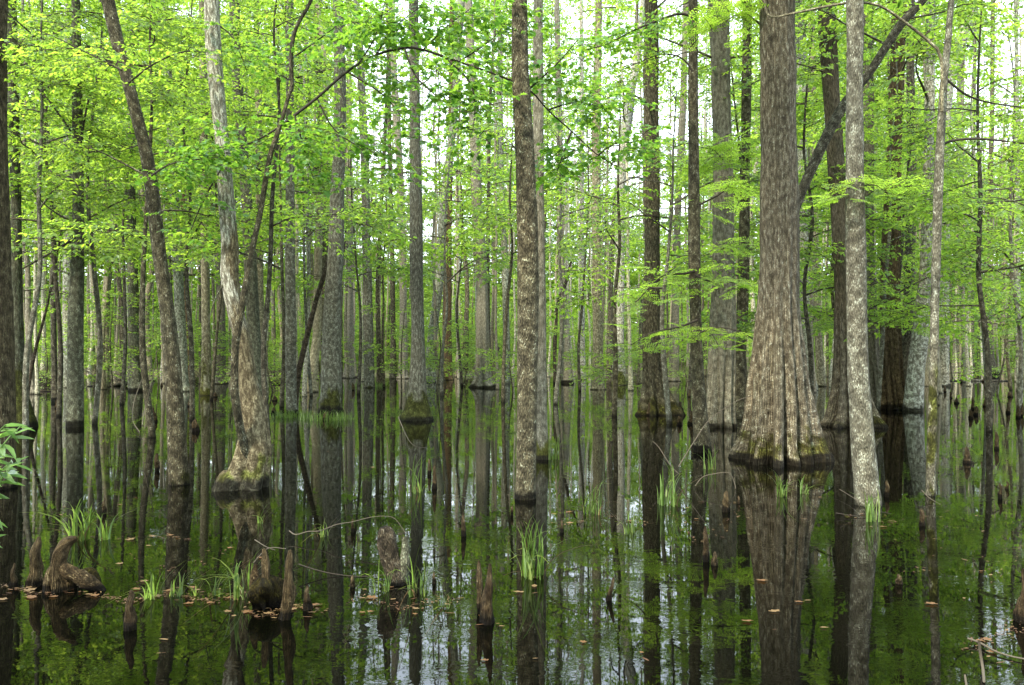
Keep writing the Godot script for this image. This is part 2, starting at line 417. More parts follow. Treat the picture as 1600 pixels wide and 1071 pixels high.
# ---------------------------------------------------------------- trees
# called, label, bark, distance at which its foot meets the water (as a picture row), path [x, y, width] from the foot up, more
func main_trees() -> Array:
	return [
	["cypress_tree", "brown furrowed trunk cut off by the left edge behind the leafy sprig", "brown2", 762, [[-8, 762, 64], [-9, 600, 55], [-11, 400, 52], [-18, 0, 50]], {"short": "left edge trunk"}],
	["tupelo_tree", "slim olive trunk with swollen black foot beside the brown left edge trunk", "grey2", 668, [[32, 668, 46], [30, 640, 35], [27, 600, 27], [26, 500, 18], [24, 300, 15], [17, 0, 15]], {"moss": 0.55, "moss_top": 2.2, "wet": 0.12}],
	["maple_tree", "dark straight trunk with black waterline between left edge trunk and leaning trunk", "grey2", 667, [[117, 667, 27], [118, 600, 24], [118, 500, 22], [122, 350, 18], [121, 200, 15], [118, 0, 13]], {"wet": 0.16}],
	["maple_tree", "pale grey trunk half hidden behind the dark straight left trunk", "white2", 606, [[108, 606, 18], [107, 500, 16], [106, 300, 13], [108, 0, 12]], {}],
	["maple_tree", "thin crooked dark stem with black foot left of the dark straight trunk", "dark", 628, [[86, 628, 12], [85, 590, 9], [83, 480, 8], [84, 330, 7], [80, 250, 7], [68, 160, 6], [64, 0, 5]], {"wet": 0.2}],
	["maple_tree", "mottled trunk rooted in dark debris just left of the leaning trunk", "grey2", 611, [[213, 611, 26], [211, 590, 21], [209, 500, 17], [205, 350, 14], [203, 180, 12], [206, 0, 11]], {"wet": 0.12}],
	["maple_tree", "smooth brown trunk leaning left as it rises, lichen spots near its foot", "dark3", 757, [[280, 757, 32], [278, 720, 30], [275, 667, 28], [270, 574, 25], [258, 462, 21], [249, 400, 20], [232, 261, 21], [210, 168, 18], [168, 0, 19]], {"short": "leaning trunk", "wet": 0.05, "moss": 0.15, "moss_top": 0.8}],
	["maple_tree", "white patched trunk with flared mossy foot beside the leaning trunk", "white", 762, [[380, 762, 92], [387, 742, 66], [395, 705, 54], [396, 660, 41], [388, 600, 30], [380, 540, 27], [366, 480, 26], [358, 430, 28], [359, 387, 27], [355, 336, 25], [347, 224, 20], [336, 112, 22], [330, 0, 23]], {"short": "white patched trunk", "moss": 0.3, "moss_top": 0.5, "low": 2.2, "wet": 0.12, "flutes": 5, "amp": 0.45, "ftop": 0.9}],
	["maple_tree", "grey trunk showing just right of the white patched trunk", "grey2", 630, [[400, 630, 30], [398, 560, 22], [393, 450, 19], [384, 300, 17], [370, 120, 16], [366, 0, 15]], {}],
	["maple_tree", "pale blotched trunk standing behind the leaning trunk in thick leaves", "white2", 612, [[287, 612, 22], [284, 574, 17], [274, 336, 15], [265, 187, 14], [260, 90, 14], [256, 0, 13]], {}],
	["dead_snag", "thin brown dead snag with splintered top between leaning and white patched trunks", "red", 600, [[296, 600, 13], [293, 520, 10], [288, 400, 9], [286, 300, 8], [285, 200, 7], [285, 166, 3]], {"snag": true}],
	["tupelo_tree", "straight olive trunk just left of the white patched trunk's foot", "grey3", 618, [[322, 618, 20], [322, 560, 15], [320, 400, 13], [316, 0, 11]], {"moss": 0.5, "moss_top": 2.0}],
	["cypress_tree", "light brown trunk with small flared foot behind the white patched trunk", "pale2", 600, [[344, 600, 26], [343, 580, 18], [345, 500, 14], [342, 350, 12], [338, 0, 11]], {"flutes": 6, "amp": 0.3}],
	["maple_tree", "slim lichen grey trunk right of the white patched trunk's upright neighbour", "grey3", 622, [[411, 622, 17], [408, 560, 13], [405, 400, 11], [404, 200, 10], [400, 0, 9]], {}],
	["tupelo_tree", "grey trunk rising from a grass island where the dark dead pole leans", "grey", 646, [[457, 646, 20], [455, 620, 17], [454, 500, 16], [453, 380, 15], [453, 200, 13], [452, 0, 12]], {"wet": 0.1}],
	["tupelo_tree", "stout grey trunk with black mossy foot on a grass island", "grey", 648, [[515, 648, 46], [515, 630, 38], [517, 600, 33], [518, 537, 30], [520, 462, 29], [524, 400, 25], [527, 299, 22], [531, 205, 19], [530, 75, 19], [528, 0, 17]], {"short": "stout grey trunk", "moss": 0.5, "moss_top": 0.9, "wet": 0.2, "flutes": 5, "amp": 0.2, "ftop": 1.0}],
	["maple_tree", "smooth brown trunk tight against the stout grey trunk's left side", "dark3", 606, [[512, 606, 22], [509, 540, 17], [506, 400, 15], [505, 250, 14], [499, 100, 13], [497, 0, 12]], {}],
	["cypress_tree", "pale trunk with fluted pointed foot just right of the stout grey trunk", "pale", 591, [[545, 591, 22], [546, 575, 16], [547, 540, 11], [548, 400, 9], [546, 200, 8], [545, 0, 7]], {"flutes": 7, "amp": 0.35}],
	["tupelo_tree", "straight speckled trunk with grassy foot between stout grey and mossy belled trunks", "grey", 606, [[577, 606, 18], [577, 590, 16], [575, 500, 15], [573, 400, 14], [570, 260, 13], [562, 75, 11], [557, 0, 10]], {"moss": 0.3, "moss_top": 0.8}],
	["maple_tree", "thin crooked stem right of the straight speckled trunk", "dark3", 600, [[593, 600, 11], [592, 560, 8], [590, 450, 7], [594, 350, 6], [600, 240, 6], [606, 100, 5], [604, 0, 4]], {}],
	["maple_tree", "thin dark stem left of the pale straight trunk with splayed foot", "dark3", 592, [[614, 592, 12], [614, 520, 8], [613, 400, 7], [608, 200, 6], [610, 0, 6]], {}],
	["cypress_tree", "pale straight trunk with splayed foot left of the mossy belled trunk", "pale", 592, [[630, 592, 24], [630, 575, 15], [630, 480, 12], [628, 350, 12], [622, 220, 11], [616, 120, 10], [612, 0, 9]], {"flutes": 7, "amp": 0.35}],
	["tupelo_tree", "grey blotched trunk with belled mossy foot left of centre", "grey", 656, [[650, 656, 58], [651, 640, 44], [651, 615, 34], [652, 580, 26], [653, 520, 21], [651, 450, 20], [650, 350, 20], [648, 200, 17], [646, 0, 15]], {"short": "mossy belled trunk", "moss": 0.95, "moss_top": 0.75, "wet": 0.07}],
	["maple_tree", "wavy ringed trunk bending right above the mossy belled trunk", "white2", 598, [[674, 598, 18], [673, 555, 15], [681, 481, 15], [688, 420, 13], [691, 350, 13], [695, 300, 14], [703, 240, 13], [712, 149, 11], [717, 30, 14], [720, 0, 13]], {}],
	["cypress_tree", "brown trunk with mossy foot just right of the wavy ringed trunk", "red", 594, [[700, 594, 20], [700, 570, 12], [700, 450, 11], [701, 350, 10], [705, 150, 9], [706, 0, 8]], {"moss": 0.3}],
	["cypress_tree", "pale double ridged trunk with wide black edged foot left of front centre trunk", "pale", 606, [[757, 606, 50], [756, 592, 32], [755, 570, 25], [754, 500, 20], [752, 420, 19], [746, 330, 17], [740, 187, 15], [734, 50, 13], [732, 0, 12]], {"wet": 0.12, "flutes": 5, "amp": 0.7, "ftop": 3.2}],
	["maple_tree", "dark reddish vine stem clinging beside the pale double ridged trunk", "dark", 603, [[768, 603, 10], [764, 550, 7], [762, 430, 6], [763, 330, 6], [765, 180, 5], [772, 60, 4], [776, 0, 4]], {}],
	["maple_tree", "slim pale spotted trunk between the double ridged trunk and front centre trunk", "white2", 600, [[791, 600, 13], [791, 520, 11], [789, 400, 10], [784, 300, 8], [780, 0, 7]], {}],
	["cypress_tree", "scaly dark front centre trunk standing alone before the grass tuft", "dark3", 779, [[821, 779, 33], [822, 740, 31], [823, 660, 31], [824, 560, 32], [825, 480, 34], [825, 400, 33], [822, 299, 31], [818, 200, 28], [815, 149, 27], [812, 0, 25]], {"short": "front centre trunk", "wet": 0.08}],
	["tupelo_tree", "trunk with olive mossy foot close behind the front centre trunk", "pale", 717, [[848, 717, 28], [847, 695, 22], [846, 640, 19], [845, 500, 17], [843, 400, 16], [841, 200, 16], [841, 0, 15]], {"moss": 0.6, "moss_top": 0.5, "wet": 0.07}],
	["cypress_tree", "curved pale trunk with black foot first right of the front centre trunk", "pale", 599, [[887, 599, 21], [885, 570, 17], [881, 480, 14], [876, 400, 11], [875, 250, 10], [872, 100, 9], [870, 0, 8]], {"wet": 0.15}],
	["maple_tree", "slim spotted pale trunk left of the straight ash grey trunk", "white", 594, [[910, 594, 14], [909, 520, 10], [909, 400, 8], [909, 200, 7], [908, 0, 6]], {}],
	["tupelo_tree", "straight ash grey trunk midway between front centre and bell based trunks", "grey3", 609, [[935, 609, 24], [935, 595, 18], [934, 500, 16], [932, 400, 15], [932, 200, 14], [935, 50, 11], [936, 0, 10]], {"short": "ash grey trunk"}],
	["cypress_tree", "bleached trunk with green tinted foot left of the bell based trunk", "white", 602, [[967, 602, 27], [967, 585, 22], [967, 540, 18], [968, 420, 16], [969, 320, 15], [974, 230, 15], [983, 160, 14], [992, 110, 12], [1000, 60, 10]], {"moss": 0.6, "moss_top": 0.9}],
	["maple_tree", "dark stem hugging the bleached trunk on its left", "dark", 600, [[953, 600, 12], [953, 500, 8], [957, 380, 7], [963, 300, 7], [976, 240, 6], [990, 150, 5], [996, 0, 5]], {}],
	["cypress_tree", "lichen speckled trunk with bell shaped ribbed foot at right of centre", "dark3", 648, [[1024, 648, 78], [1023, 635, 62], [1021, 610, 45], [1019, 580, 35], [1018, 540, 31], [1018, 460, 28], [1019, 400, 25], [1018, 250, 25], [1017, 149, 25], [1017, 0, 21]], {"short": "bell based trunk", "wet": 0.06, "moss": 0.35, "moss_top": 0.9, "flutes": 9, "amp": 0.62, "ftop": 2.6}],
	["cypress_tree", "far pale trunk with knobbly foot just right of the bell based trunk", "pale2", 596, [[1052, 596, 26], [1053, 580, 17], [1055, 500, 13], [1058, 350, 11], [1065, 220, 11], [1069, 110, 10], [1072, 0, 9]], {"flutes": 6, "amp": 0.35}],
	["tupelo_tree", "dark spotted trunk with leafy low branches left of the pale shaggy trunk", "dark3", 706, [[1098, 706, 27], [1095, 660, 23], [1091, 600, 20], [1087, 500, 18], [1085, 400, 18], [1084, 250, 17], [1083, 100, 16], [1083, 0, 15]], {"short": "dark spotted trunk", "wet": 0.12}],
	["cypress_tree", "pale shaggy trunk with deep root folds left of the giant fluted cypress", "pale2", 668, [[1127, 668, 56], [1127, 650, 48], [1128, 620, 43], [1129, 560, 42], [1130, 500, 40], [1130, 400, 35], [1130, 280, 33], [1127, 149, 32], [1123, 0, 33]], {"short": "pale shaggy trunk", "wet": 0.10, "flutes": 9, "amp": 0.8, "ftop": 2.8}],
	["maple_tree", "slim dark mottled trunk between the pale shaggy trunk and giant fluted cypress", "dark3", 655, [[1152, 655, 21], [1155, 600, 20], [1158, 530, 18], [1162, 425, 17], [1164, 300, 16], [1166, 180, 15], [1168, 0, 15]], {}],
	["cypress_tree", "giant fluted cypress with broad buttressed foot and white lichen streaks", "giant", 721, [[1216, 721, 150], [1216, 700, 132], [1217, 670, 116], [1217, 630, 102], [1217, 580, 89], [1216, 520, 76], [1216, 460, 66], [1217, 400, 61], [1217, 250, 58], [1216, 100, 56], [1215, 0, 55]], {"short": "giant fluted cypress", "wet": 0.11, "moss": 0.3, "moss_top": 1.0, "flutes": 11, "amp": 0.66, "ftop": 3.6}],
	["maple_tree", "pale trunk peeping out behind the giant fluted cypress on its right", "white2", 610, [[1262, 610, 30], [1258, 540, 19], [1254, 350, 17], [1252, 150, 16], [1250, 0, 15]], {}],
	["maple_tree", "slim grey trunk between the giant fluted cypress and ribbed slanting cypress", "grey3", 604, [[1284, 604, 16], [1280, 540, 12], [1275, 420, 11], [1270, 250, 10], [1268, 0, 9]], {}],
	["cypress_tree", "ribbed slanting cypress with wide foot behind the speckled front trunk", "brown", 666, [[1328, 666, 104], [1328, 650, 86], [1327, 620, 66], [1326, 580, 52], [1323, 520, 40], [1319, 440, 32], [1312, 330, 28], [1304, 220, 27], [1297, 110, 26], [1292, 0, 26]], {"wet": 0.08, "flutes": 11, "amp": 0.7, "ftop": 3.2, "moss": 0.2}],
	["tupelo_tree", "speckled front trunk at right rising past the dark slanting trunk", "grey", 789, [[1357, 789, 40], [1354, 760, 37], [1349, 700, 35], [1345, 640, 33], [1341, 574, 31], [1338, 425, 28], [1336, 250, 27], [1336, 100, 26], [1336, 0, 26]], {"short": "speckled front trunk", "wet": 0.05}],
	["cypress_tree", "grey ribbed trunk just right of and behind the speckled front trunk", "pale2", 637, [[1376, 637, 42], [1372, 610, 30], [1364, 540, 21], [1358, 400, 17], [1357, 200, 17], [1357, 0, 17]], {"wet": 0.1, "flutes": 6, "amp": 0.6, "ftop": 2.8}],
	["cypress_tree", "tall reddish brown cypress with black hollow foot left of the mottled white trunk", "red", 640, [[1400, 640, 58], [1398, 620, 44], [1394, 590, 36], [1391, 520, 32], [1391, 440, 30], [1395, 330, 26], [1398, 224, 23], [1402, 120, 22], [1406, 0, 22]], {"wet": 0.16, "flutes": 9, "amp": 0.7, "ftop": 3.2}],
	["maple_tree", "knotty dark trunk with short broken limb behind the reddish brown cypress", "dark", 622, [[1418, 622, 24], [1417, 560, 16], [1420, 470, 15], [1423, 350, 15], [1425, 240, 14], [1423, 120, 12], [1424, 0, 11]], {}],
	["maple_tree", "mottled white trunk leaning right from a black waterline", "white", 642, [[1427, 642, 30], [1430, 600, 28], [1435, 550, 25], [1441, 490, 20], [1446, 420, 17], [1449, 330, 15], [1452, 200, 14], [1455, 0, 13]], {"wet": 0.14}],
	["maple_tree", "slim brown front trunk with pale branch at right, standing clear in water", "grey", 775, [[1454, 775, 14], [1456, 700, 14], [1459, 600, 14], [1461, 480, 13], [1464, 380, 13], [1467, 280, 13], [1471, 200, 12], [1476, 120, 11], [1483, 50, 10], [1487, 0, 9]], {"short": "slim brown front trunk", "moss": 0.3, "moss_top": 3.0}],
	["maple_tree", "silvery ringed trunk forking to the upper right corner", "white", 604, [[1476, 604, 18], [1475, 580, 15], [1477, 480, 13], [1477, 350, 12], [1477, 230, 13], [1483, 140, 14], [1499, 75, 15], [1525, 0, 15]], {"wet": 0.12}],
	["tupelo_tree", "straight dark trunk with mossy flared foot right of the silvery ringed trunk", "grey2", 581, [[1497, 581, 30], [1497, 570, 20], [1498, 540, 15], [1498, 420, 12], [1500, 300, 11], [1502, 0, 9]], {"moss": 0.6, "moss_top": 1.4}],
	["maple_tree", "thin dark pole of a trunk near the grassy far bank", "dark", 582, [[1519, 582, 9], [1519, 500, 6], [1518, 380, 6], [1522, 200, 5], [1524, 0, 4]], {}],
	["tupelo_tree", "brown trunk with black conical foot before the sunny far bank", "dark3", 588, [[1551, 588, 22], [1549, 572, 15], [1547, 540, 11], [1544, 440, 9], [1546, 340, 8], [1550, 200, 7], [1552, 0, 6]], {"wet": 0.3}],
	["maple_tree", "thin pale trunk nearest the right edge", "white2", 612, [[1594, 612, 9], [1592, 520, 8], [1591, 400, 7], [1590, 250, 6], [1588, 0, 6]], {}],
	]

# Stem function of a list of points.
func along(pts: Array) -> Callable:
	var total := 0.0
	var runs := [0.0]
	for i in range(1, pts.size()):
		total += (pts[i] as Vector3).distance_to(pts[i - 1])
		runs.append(total)
	return func(t: float) -> Vector3:
		var s: float = clampf(t, 0.0, 1.0) * total
		for i in range(1, pts.size()):
			if s <= runs[i]:
				return (pts[i - 1] as Vector3).lerp(pts[i], (s - runs[i - 1]) / maxf(1e-5, runs[i] - runs[i - 1]))
		return pts[-1]

func build_main_trees() -> Dictionary:
	var made := {}
	var n := 0
	for d in main_trees():
		n += 1
		var r := RandomNumberGenerator.new()
		r.seed = 1000 + n
		var more: Dictionary = d[5]
		var dist := shore(d[3])
		var path: Array = d[4]
		var foot := at(path[0][0], path[0][1], dist)
		foot.y = 0.0
		var tree := thing(d[0], d[1], "tree", foot)
		var pts := []
		var rad := []
		for q in path:
			var p := at(q[0], q[1], dist) - foot
			pts.append(p)
			rad.append(q[2] * 0.5 / FOCAL * dist)
		pts.insert(0, pts[0] + Vector3(0, -0.5, 0))
		rad.insert(0, rad[0] * 1.12)
		var snag: bool = more.get("snag", false)
		var top: Vector3 = pts[-1]
		if not snag:
			# the rest of the stem, above what is in view
			var dir: Vector3 = (pts[-1] - pts[-3]).normalized()
			var tall := maxf(top.y + 4.0, 11.0 + 9.0 * r.randf() + minf(4.0, rad[-1] * 12.0))
			var steps := 3
			var rr: float = rad[-1]
			var rise := (tall - top.y) / steps
			for k in steps:
				dir = (dir + Vector3(r.randf_range(-0.06, 0.06), 0.35, r.randf_range(-0.06, 0.06))).normalized()
				top += dir * rise
				pts.append(top)
				rad.append(rr * [0.8, 0.5, 0.12][k])
		var near := dist < 15.0
		var w: float = path[0][2]
		var o := {"seg": 44 if w > 70 else 28 if near else 16, "step": 0.16 if near else 0.45, "fine": 0.035 if near else 0.07, "seed": float(n), "rough": 0.09,
			"wet": more.get("wet", 0.05), "moss": more.get("moss", 0.0), "moss_top": more.get("moss_top", 0.7), "low": more.get("low", 0.0)}
		if more.has("flutes"):
			o.merge({"flutes": float(more.flutes), "flute_amp": more.amp, "flute_top": more.get("ftop", 1.2)})
			o.seg = 72 if w > 90 else 48 if w > 40 else 28
		part("trunk", tube(pts, rad, o), M[d[2]], tree)
		if more.has("short"):
			made[more.short] = tree
			landmarks.append([float(path[2][0]), more.short])
		made[d[1]] = tree
		if snag: continue
		var stem := along(pts)
		var h: float = top.y
		var lo := clampf((minf(7.0, h * 0.5) + 0.5) / h, 0.3, 0.8)
		leafy(tree, stem, lo, 0.99, 9 if dist < 20 else 6, 2.4, 12, "mid" if dist < 20 else "far", 1.25, M.dark3, r)
	return made

# A branch traced through the air at a given distance, with sprays along it.
func branch(tree: Node3D, dist: float, line: Array, w0: float, w1: float, mat: Material, kind := "", count := 0, spread := 0.3, size := 0.6, from := 0.2, sd := 1) -> Array:
	var r := RandomNumberGenerator.new()
	r.seed = 5000 + sd
	var pts := []
	var rad := []
	for i in line.size():
		var q: Array = line[i]
		pts.append(at(q[0], q[1], dist + (q[2] if q.size() > 2 else 0.0)) - tree.position)
		rad.append(lerpf(w0, w1, float(i) / (line.size() - 1)) * 0.5 / FOCAL * dist)
	var wood := part("branch", tube(pts, rad, {"seg": 7, "step": 0.12, "rough": 0.12, "seed": float(sd), "tip": 1.0}), mat, tree)
	var stem := along(pts)
	if kind:
		var places := []
		for k in sprays[kind].size(): places.append([])
		for k in count:
			var t := lerpf(from, 1.0, (k + r.randf()) / count)
			var p: Vector3 = stem.call(t)
			var q: Vector3 = stem.call(minf(1.0, t + 0.05))
			var turn := atan2(-(q - p).z, (q - p).x) + r.randf_range(-1.5, 1.5)
			if r.randf() < 0.25: turn += PI
			p += Vector3(r.randf_range(-1, 1), r.randf_range(-0.7, 0.5), r.randf_range(-1, 1)) * spread * (0.35 + 0.65 * r.randf())
			var b := Basis(Vector3.UP, turn) * Basis(Vector3(0, 0, 1), r.randf_range(-0.4, 0.2)) * Basis(Vector3.RIGHT, r.randf_range(-0.3, 0.3))
			var s := size * r.randf_range(0.7, 1.25)
			places[r.randi() % places.size()].append(Transform3D(b.scaled(Vector3(s, s, s)), p))
		for k in places.size():
			if places[k].size() > 8: scatter("foliage", sprays[kind][k], places[k], wood)
			else:
				for xf in places[k]: part("leafy_twig", sprays[kind][k], null, wood, xf)
	return [stem, wood]

func build_branches(t: Dictionary) -> void:
	# the slender maple that arches over the middle, with leaves large enough to tell apart
	var d := shore(764)
	var foot := at(366, 764, d)
	foot.y = 0.0
	var maple := thing("maple_tree", "slender curving maple whose long dark branch arches over the middle", "tree", foot)
	var line := [[392, 800, 15, 0.3], [390, 764, 16, 0.3], [384, 710, 16, 0.25], [374, 665, 15, 0.12], [367, 620, 14], [366, 590, 13], [368, 537, 13], [378, 477, 12], [396, 380, 11], [404, 345, 10], [412, 299, 10], [422, 243, 10], [437, 198, 9], [448, 160, 8], [456, 131, 8], [454, 93, 8], [462, 45, 7], [486, 0, 7], [500, -60, 6], [505, -140, 4]]
	var pts := []
	var rad := []
	for q in line:
		pts.append(at(q[0], q[1], d - 0.3 + (q[3] if q.size() > 3 else 0.0)) - foot)
		rad.append(q[2] * 0.40 / FOCAL * d)
	part("trunk", tube(pts, rad, {"seg": 14, "step": 0.1, "rough": 0.12, "seed": 61.0, "wet": 0.06}), M.dark3, maple)
	var arch := branch(maple, d - 0.4, [[437, 198], [495, 153], [542, 112], [587, 86], [632, 75], [661, 78], [717, 97], [773, 116], [826, 140, 0.2], [856, 172, 0.3], [893, 205, 0.4], [935, 243, 0.5], [985, 272, 0.5]], 5, 1.6, M.stick_dark, "", 0, 0, 0, 0, 1)
	var subs := [
		[[560, 100], [585, 60], [600, 10], [610, -30]], [[632, 75], [650, 120], [690, 160], [700, 200]], [[661, 78], [700, 40], [740, 10]], [[690, 86], [735, 130], [742, 180], [735, 215]],
		[[717, 97], [770, 60], [800, 20]], [[587, 86], [620, 40], [660, 8]], [[495, 153], [520, 200], [560, 230], [600, 260]], [[460, 180], [480, 250], [490, 280]], [[437, 198], [400, 220], [360, 232], [310, 240]],
		[[856, 172], [900, 160], [950, 170]], [[893, 205], [880, 240], [870, 270]], [[826, 140], [870, 100], [905, 60]], [[935, 243], [960, 225], [1000, 222]], [[454, 93], [500, 60], [540, 30]], [[542, 112], [600, 150], [640, 200]]]
	var r := RandomNumberGenerator.new()
	r.seed = 77
	var stems := [arch, arch, arch]
	for k in subs.size():
		stems.append(branch(maple, d - 0.4 + r.randf_range(-0.5, 0.5), subs[k], 3, 1.2, M.stick_dark, "maple", 21 if k < 9 else 16, 0.28, 0.55, 0.15, 20 + k))
	var leaf_meshes := []
	for k in 6:
		var h := Heap.new()
		put_leaf(h, MAPLE, Basis(), Vector3(0.25, -0.02, 0), 1.0, r.randf_range(-0.05, 0.35), r.randf_range(0.05, 0.35))
		put_stick(h, Vector3.ZERO, Vector3(0.27, -0.02, 0), 0.012, 0.01)
		var m := ArrayMesh.new()
		heap_surface(m, h, [M.maple_a, M.maple_b, M.maple_a][k % 3])
		leaf_meshes.append(m)
	for k in 290:
		var which: Array = stems[r.randi() % stems.size()]
		var p: Vector3 = which[0].call(r.randf_range(0.25, 1.0))
		p += Vector3(r.randf_range(-1, 1), r.randf_range(-0.9, 0.6), r.randf_range(-1, 1)) * 0.17
		var b := Basis(Vector3.UP, r.randf() * TAU) * Basis(Vector3(0, 0, 1), r.randf_range(-0.9, 0.2)) * Basis(Vector3.RIGHT, r.randf_range(-0.7, 0.7))
		var s := r.randf_range(0.065, 0.11)
		part("leaf", leaf_meshes[k % 6], null, which[1], Transform3D(b.scaled(Vector3(s, s, s)), p))
	# leafy low branches on other trees
	var lean: Node3D = t["leaning trunk"]
	branch(lean, 8.6, [[236, 275], [262, 258], [300, 250], [340, 246]], 3, 1, M.stick_dark, "maple", 20, 0.28, 0.55, 0.0, 41)
	branch(lean, 8.8, [[190, 110], [150, 90], [90, 60], [40, 40]], 3, 1, M.stick_dark, "mid", 18, 0.4, 0.7, 0.1, 42)
	branch(lean, 8.9, [[200, 130], [240, 100], [290, 80], [330, 84]], 3, 1, M.stick_dark, "mid", 14, 0.35, 0.7, 0.1, 43)
	var spot: Node3D = t["dark spotted trunk"]
	branch(spot, 12.3, [[1086, 424], [1069, 428], [1039, 430], [1013, 451], [996, 470], [975, 482]], 5, 1, M.stick_dark, "fine", 20, 0.42, 0.5, 0.1, 44)
	branch(spot, 12.0, [[1090, 500], [1060, 512], [1020, 520], [985, 540]], 4, 1, M.stick_dark, "fine", 16, 0.38, 0.45, 0.0, 45)
	branch(spot, 11.9, [[1094, 520], [1120, 512], [1160, 520], [1195, 545]], 3, 1, M.stick_dark, "fine", 16, 0.35, 0.42, 0.0, 46)
	branch(spot, 12.2, [[1086, 430], [1110, 440], [1150, 442], [1180, 445]], 3, 1, M.stick_dark, "fine", 16, 0.32, 0.5, 0.0, 47)
	branch(spot, 11.6, [[1083, 30], [1076, 24], [1058, 22], [1024, 34], [987, 49], [949, 69], [915, 78]], 5, 1.5, M.stick_dark, "maple", 26, 0.3, 0.55, 0.15, 48)
	branch(spot, 11.8, [[1082, 112], [1075, 100], [1060, 88], [1032, 85], [1002, 96], [970, 110]], 3.5, 1, M.stick_dark, "mid", 18, 0.35, 0.55, 0.2, 49)
	branch(spot, 12.4, [[1093, 320], [1130, 300], [1150, 270]], 3, 1, M.stick_dark, "fine", 16, 0.4, 0.5, 0.1, 50)
	var slim: Node3D = t["slim brown front trunk"]
	branch(slim, 8.5, [[1472, 175], [1471, 92], [1454, 67], [1417, 37], [1372, 8], [1323, 5], [1249, 19], [1205, 27], [1195, 10]], 6, 2.5, M.grey3, "", 0, 0, 0, 0, 51)
	branch(slim, 8.9, [[1466, 232], [1484, 221], [1525, 217], [1573, 221], [1640, 230]], 5, 2.5, M.stick_dark, "mid", 16, 0.3, 0.55, 0.5, 52)
	branch(slim, 9.2, [[1475, 120], [1510, 148], [1555, 162], [1640, 172]], 4, 2, M.stick_dark, "mid", 16, 0.3, 0.55, 0.6, 53)
	var red: Node3D = t["tall reddish brown cypress with black hollow foot left of the mottled white trunk"]
	branch(red, 19.0, [[1398, 480], [1420, 492], [1450, 500]], 3, 1, M.stick_dark, "fine", 22, 0.6, 0.8, 0.0, 54)
	branch(red, 19.0, [[1390, 470], [1365, 480], [1340, 500]], 3, 1, M.stick_dark, "fine", 16, 0.5, 0.8, 0.0, 55)
	branch(red, 18.5, [[1395, 330], [1420, 300], [1450, 290]], 3, 1, M.stick_dark, "fine", 22, 0.8, 0.8, 0.0, 56)
	branch(red, 18.5, [[1395, 250], [1370, 250], [1330, 260]], 3, 1, M.stick_dark, "fine", 20, 0.8, 0.8, 0.0, 57)
	var front: Node3D = t["speckled front trunk"]
	branch(front, 8.2, [[1340, 290], [1325, 295], [1300, 305]], 2, 0.7, M.stick_dark, "fine", 10, 0.16, 0.35, 0.0, 58)
	branch(front, 8.2, [[1346, 290], [1370, 290], [1385, 300]], 2, 0.7, M.stick_dark, "fine", 9, 0.14, 0.35, 0.0, 59)
	var giant: Node3D = t["giant fluted cypress"]
	branch(giant, 11.6, [[1190, 40], [1160, 20], [1120, 40], [1105, 20]], 3, 1, M.stick_dark, "fine", 20, 0.35, 0.55, 0.2, 60)
	var shag: Node3D = t["pale shaggy trunk"]
	branch(shag, 15.2, [[1130, 250], [1115, 235], [1095, 230]], 2, 1, M.stick_dark, "fine", 18, 0.5, 0.6, 0.0, 61)
	branch(shag, 15.0, [[1135, 210], [1160, 215], [1175, 240]], 2, 1, M.stick_dark, "fine", 18, 0.5, 0.6, 0.0, 62)
	branch(t["pale shaggy trunk"], 15.0, [[1128, 390], [1150, 378], [1170, 380]], 2, 1, M.stick_dark, "fine", 14, 0.4, 0.6, 0.0, 63)
	var knotty: Node3D = t["knotty dark trunk with short broken limb behind the reddish brown cypress"]
	branch(knotty, 25.5, [[1426, 200], [1436, 196], [1447, 199]], 7, 5, M.dark, "", 0, 0, 0, 0, 64)
	var dark_left: Node3D = t["dark straight trunk with black waterline between left edge trunk and leaning trunk"]
	branch(dark_left, 16.0, [[122, 225], [100, 190], [60, 140], [30, 132]], 4, 1.5, M.stick_dark, "mid", 16, 0.8, 1.0, 0.2, 65)
	branch(dark_left, 16.0, [[122, 240], [140, 150], [165, 110], [185, 90]], 4, 1.5, M.stick_dark, "mid", 18, 0.8, 1.0, 0.2, 66)
	branch(dark_left, 16.2, [[116, 372], [80, 395], [35, 420]], 5, 2, M.stick_dark, "", 0, 0, 0, 0, 67)
	branch(dark_left, 16.2, [[116, 350], [70, 320], [30, 270]], 3, 1.5, M.stick_dark, "mid", 14, 0.8, 1.0, 0.2, 68)
	var white: Node3D = t["white patched trunk"]
	branch(white, 9.2, [[352, 255], [330, 290], [310, 330], [298, 360]], 3, 1.2, M.stick_dark, "maple", 10, 0.3, 0.5, 0.2, 69)
	branch(white, 9.3, [[342, 40], [365, 60], [385, 110]], 3, 1.2, M.stick_dark, "maple", 12, 0.3, 0.5, 0.2, 70)
	branch(white, 9.2, [[352, 440], [335, 470], [322, 520]], 3, 1.2, M.grey2, "", 0, 0, 0, 0, 71)

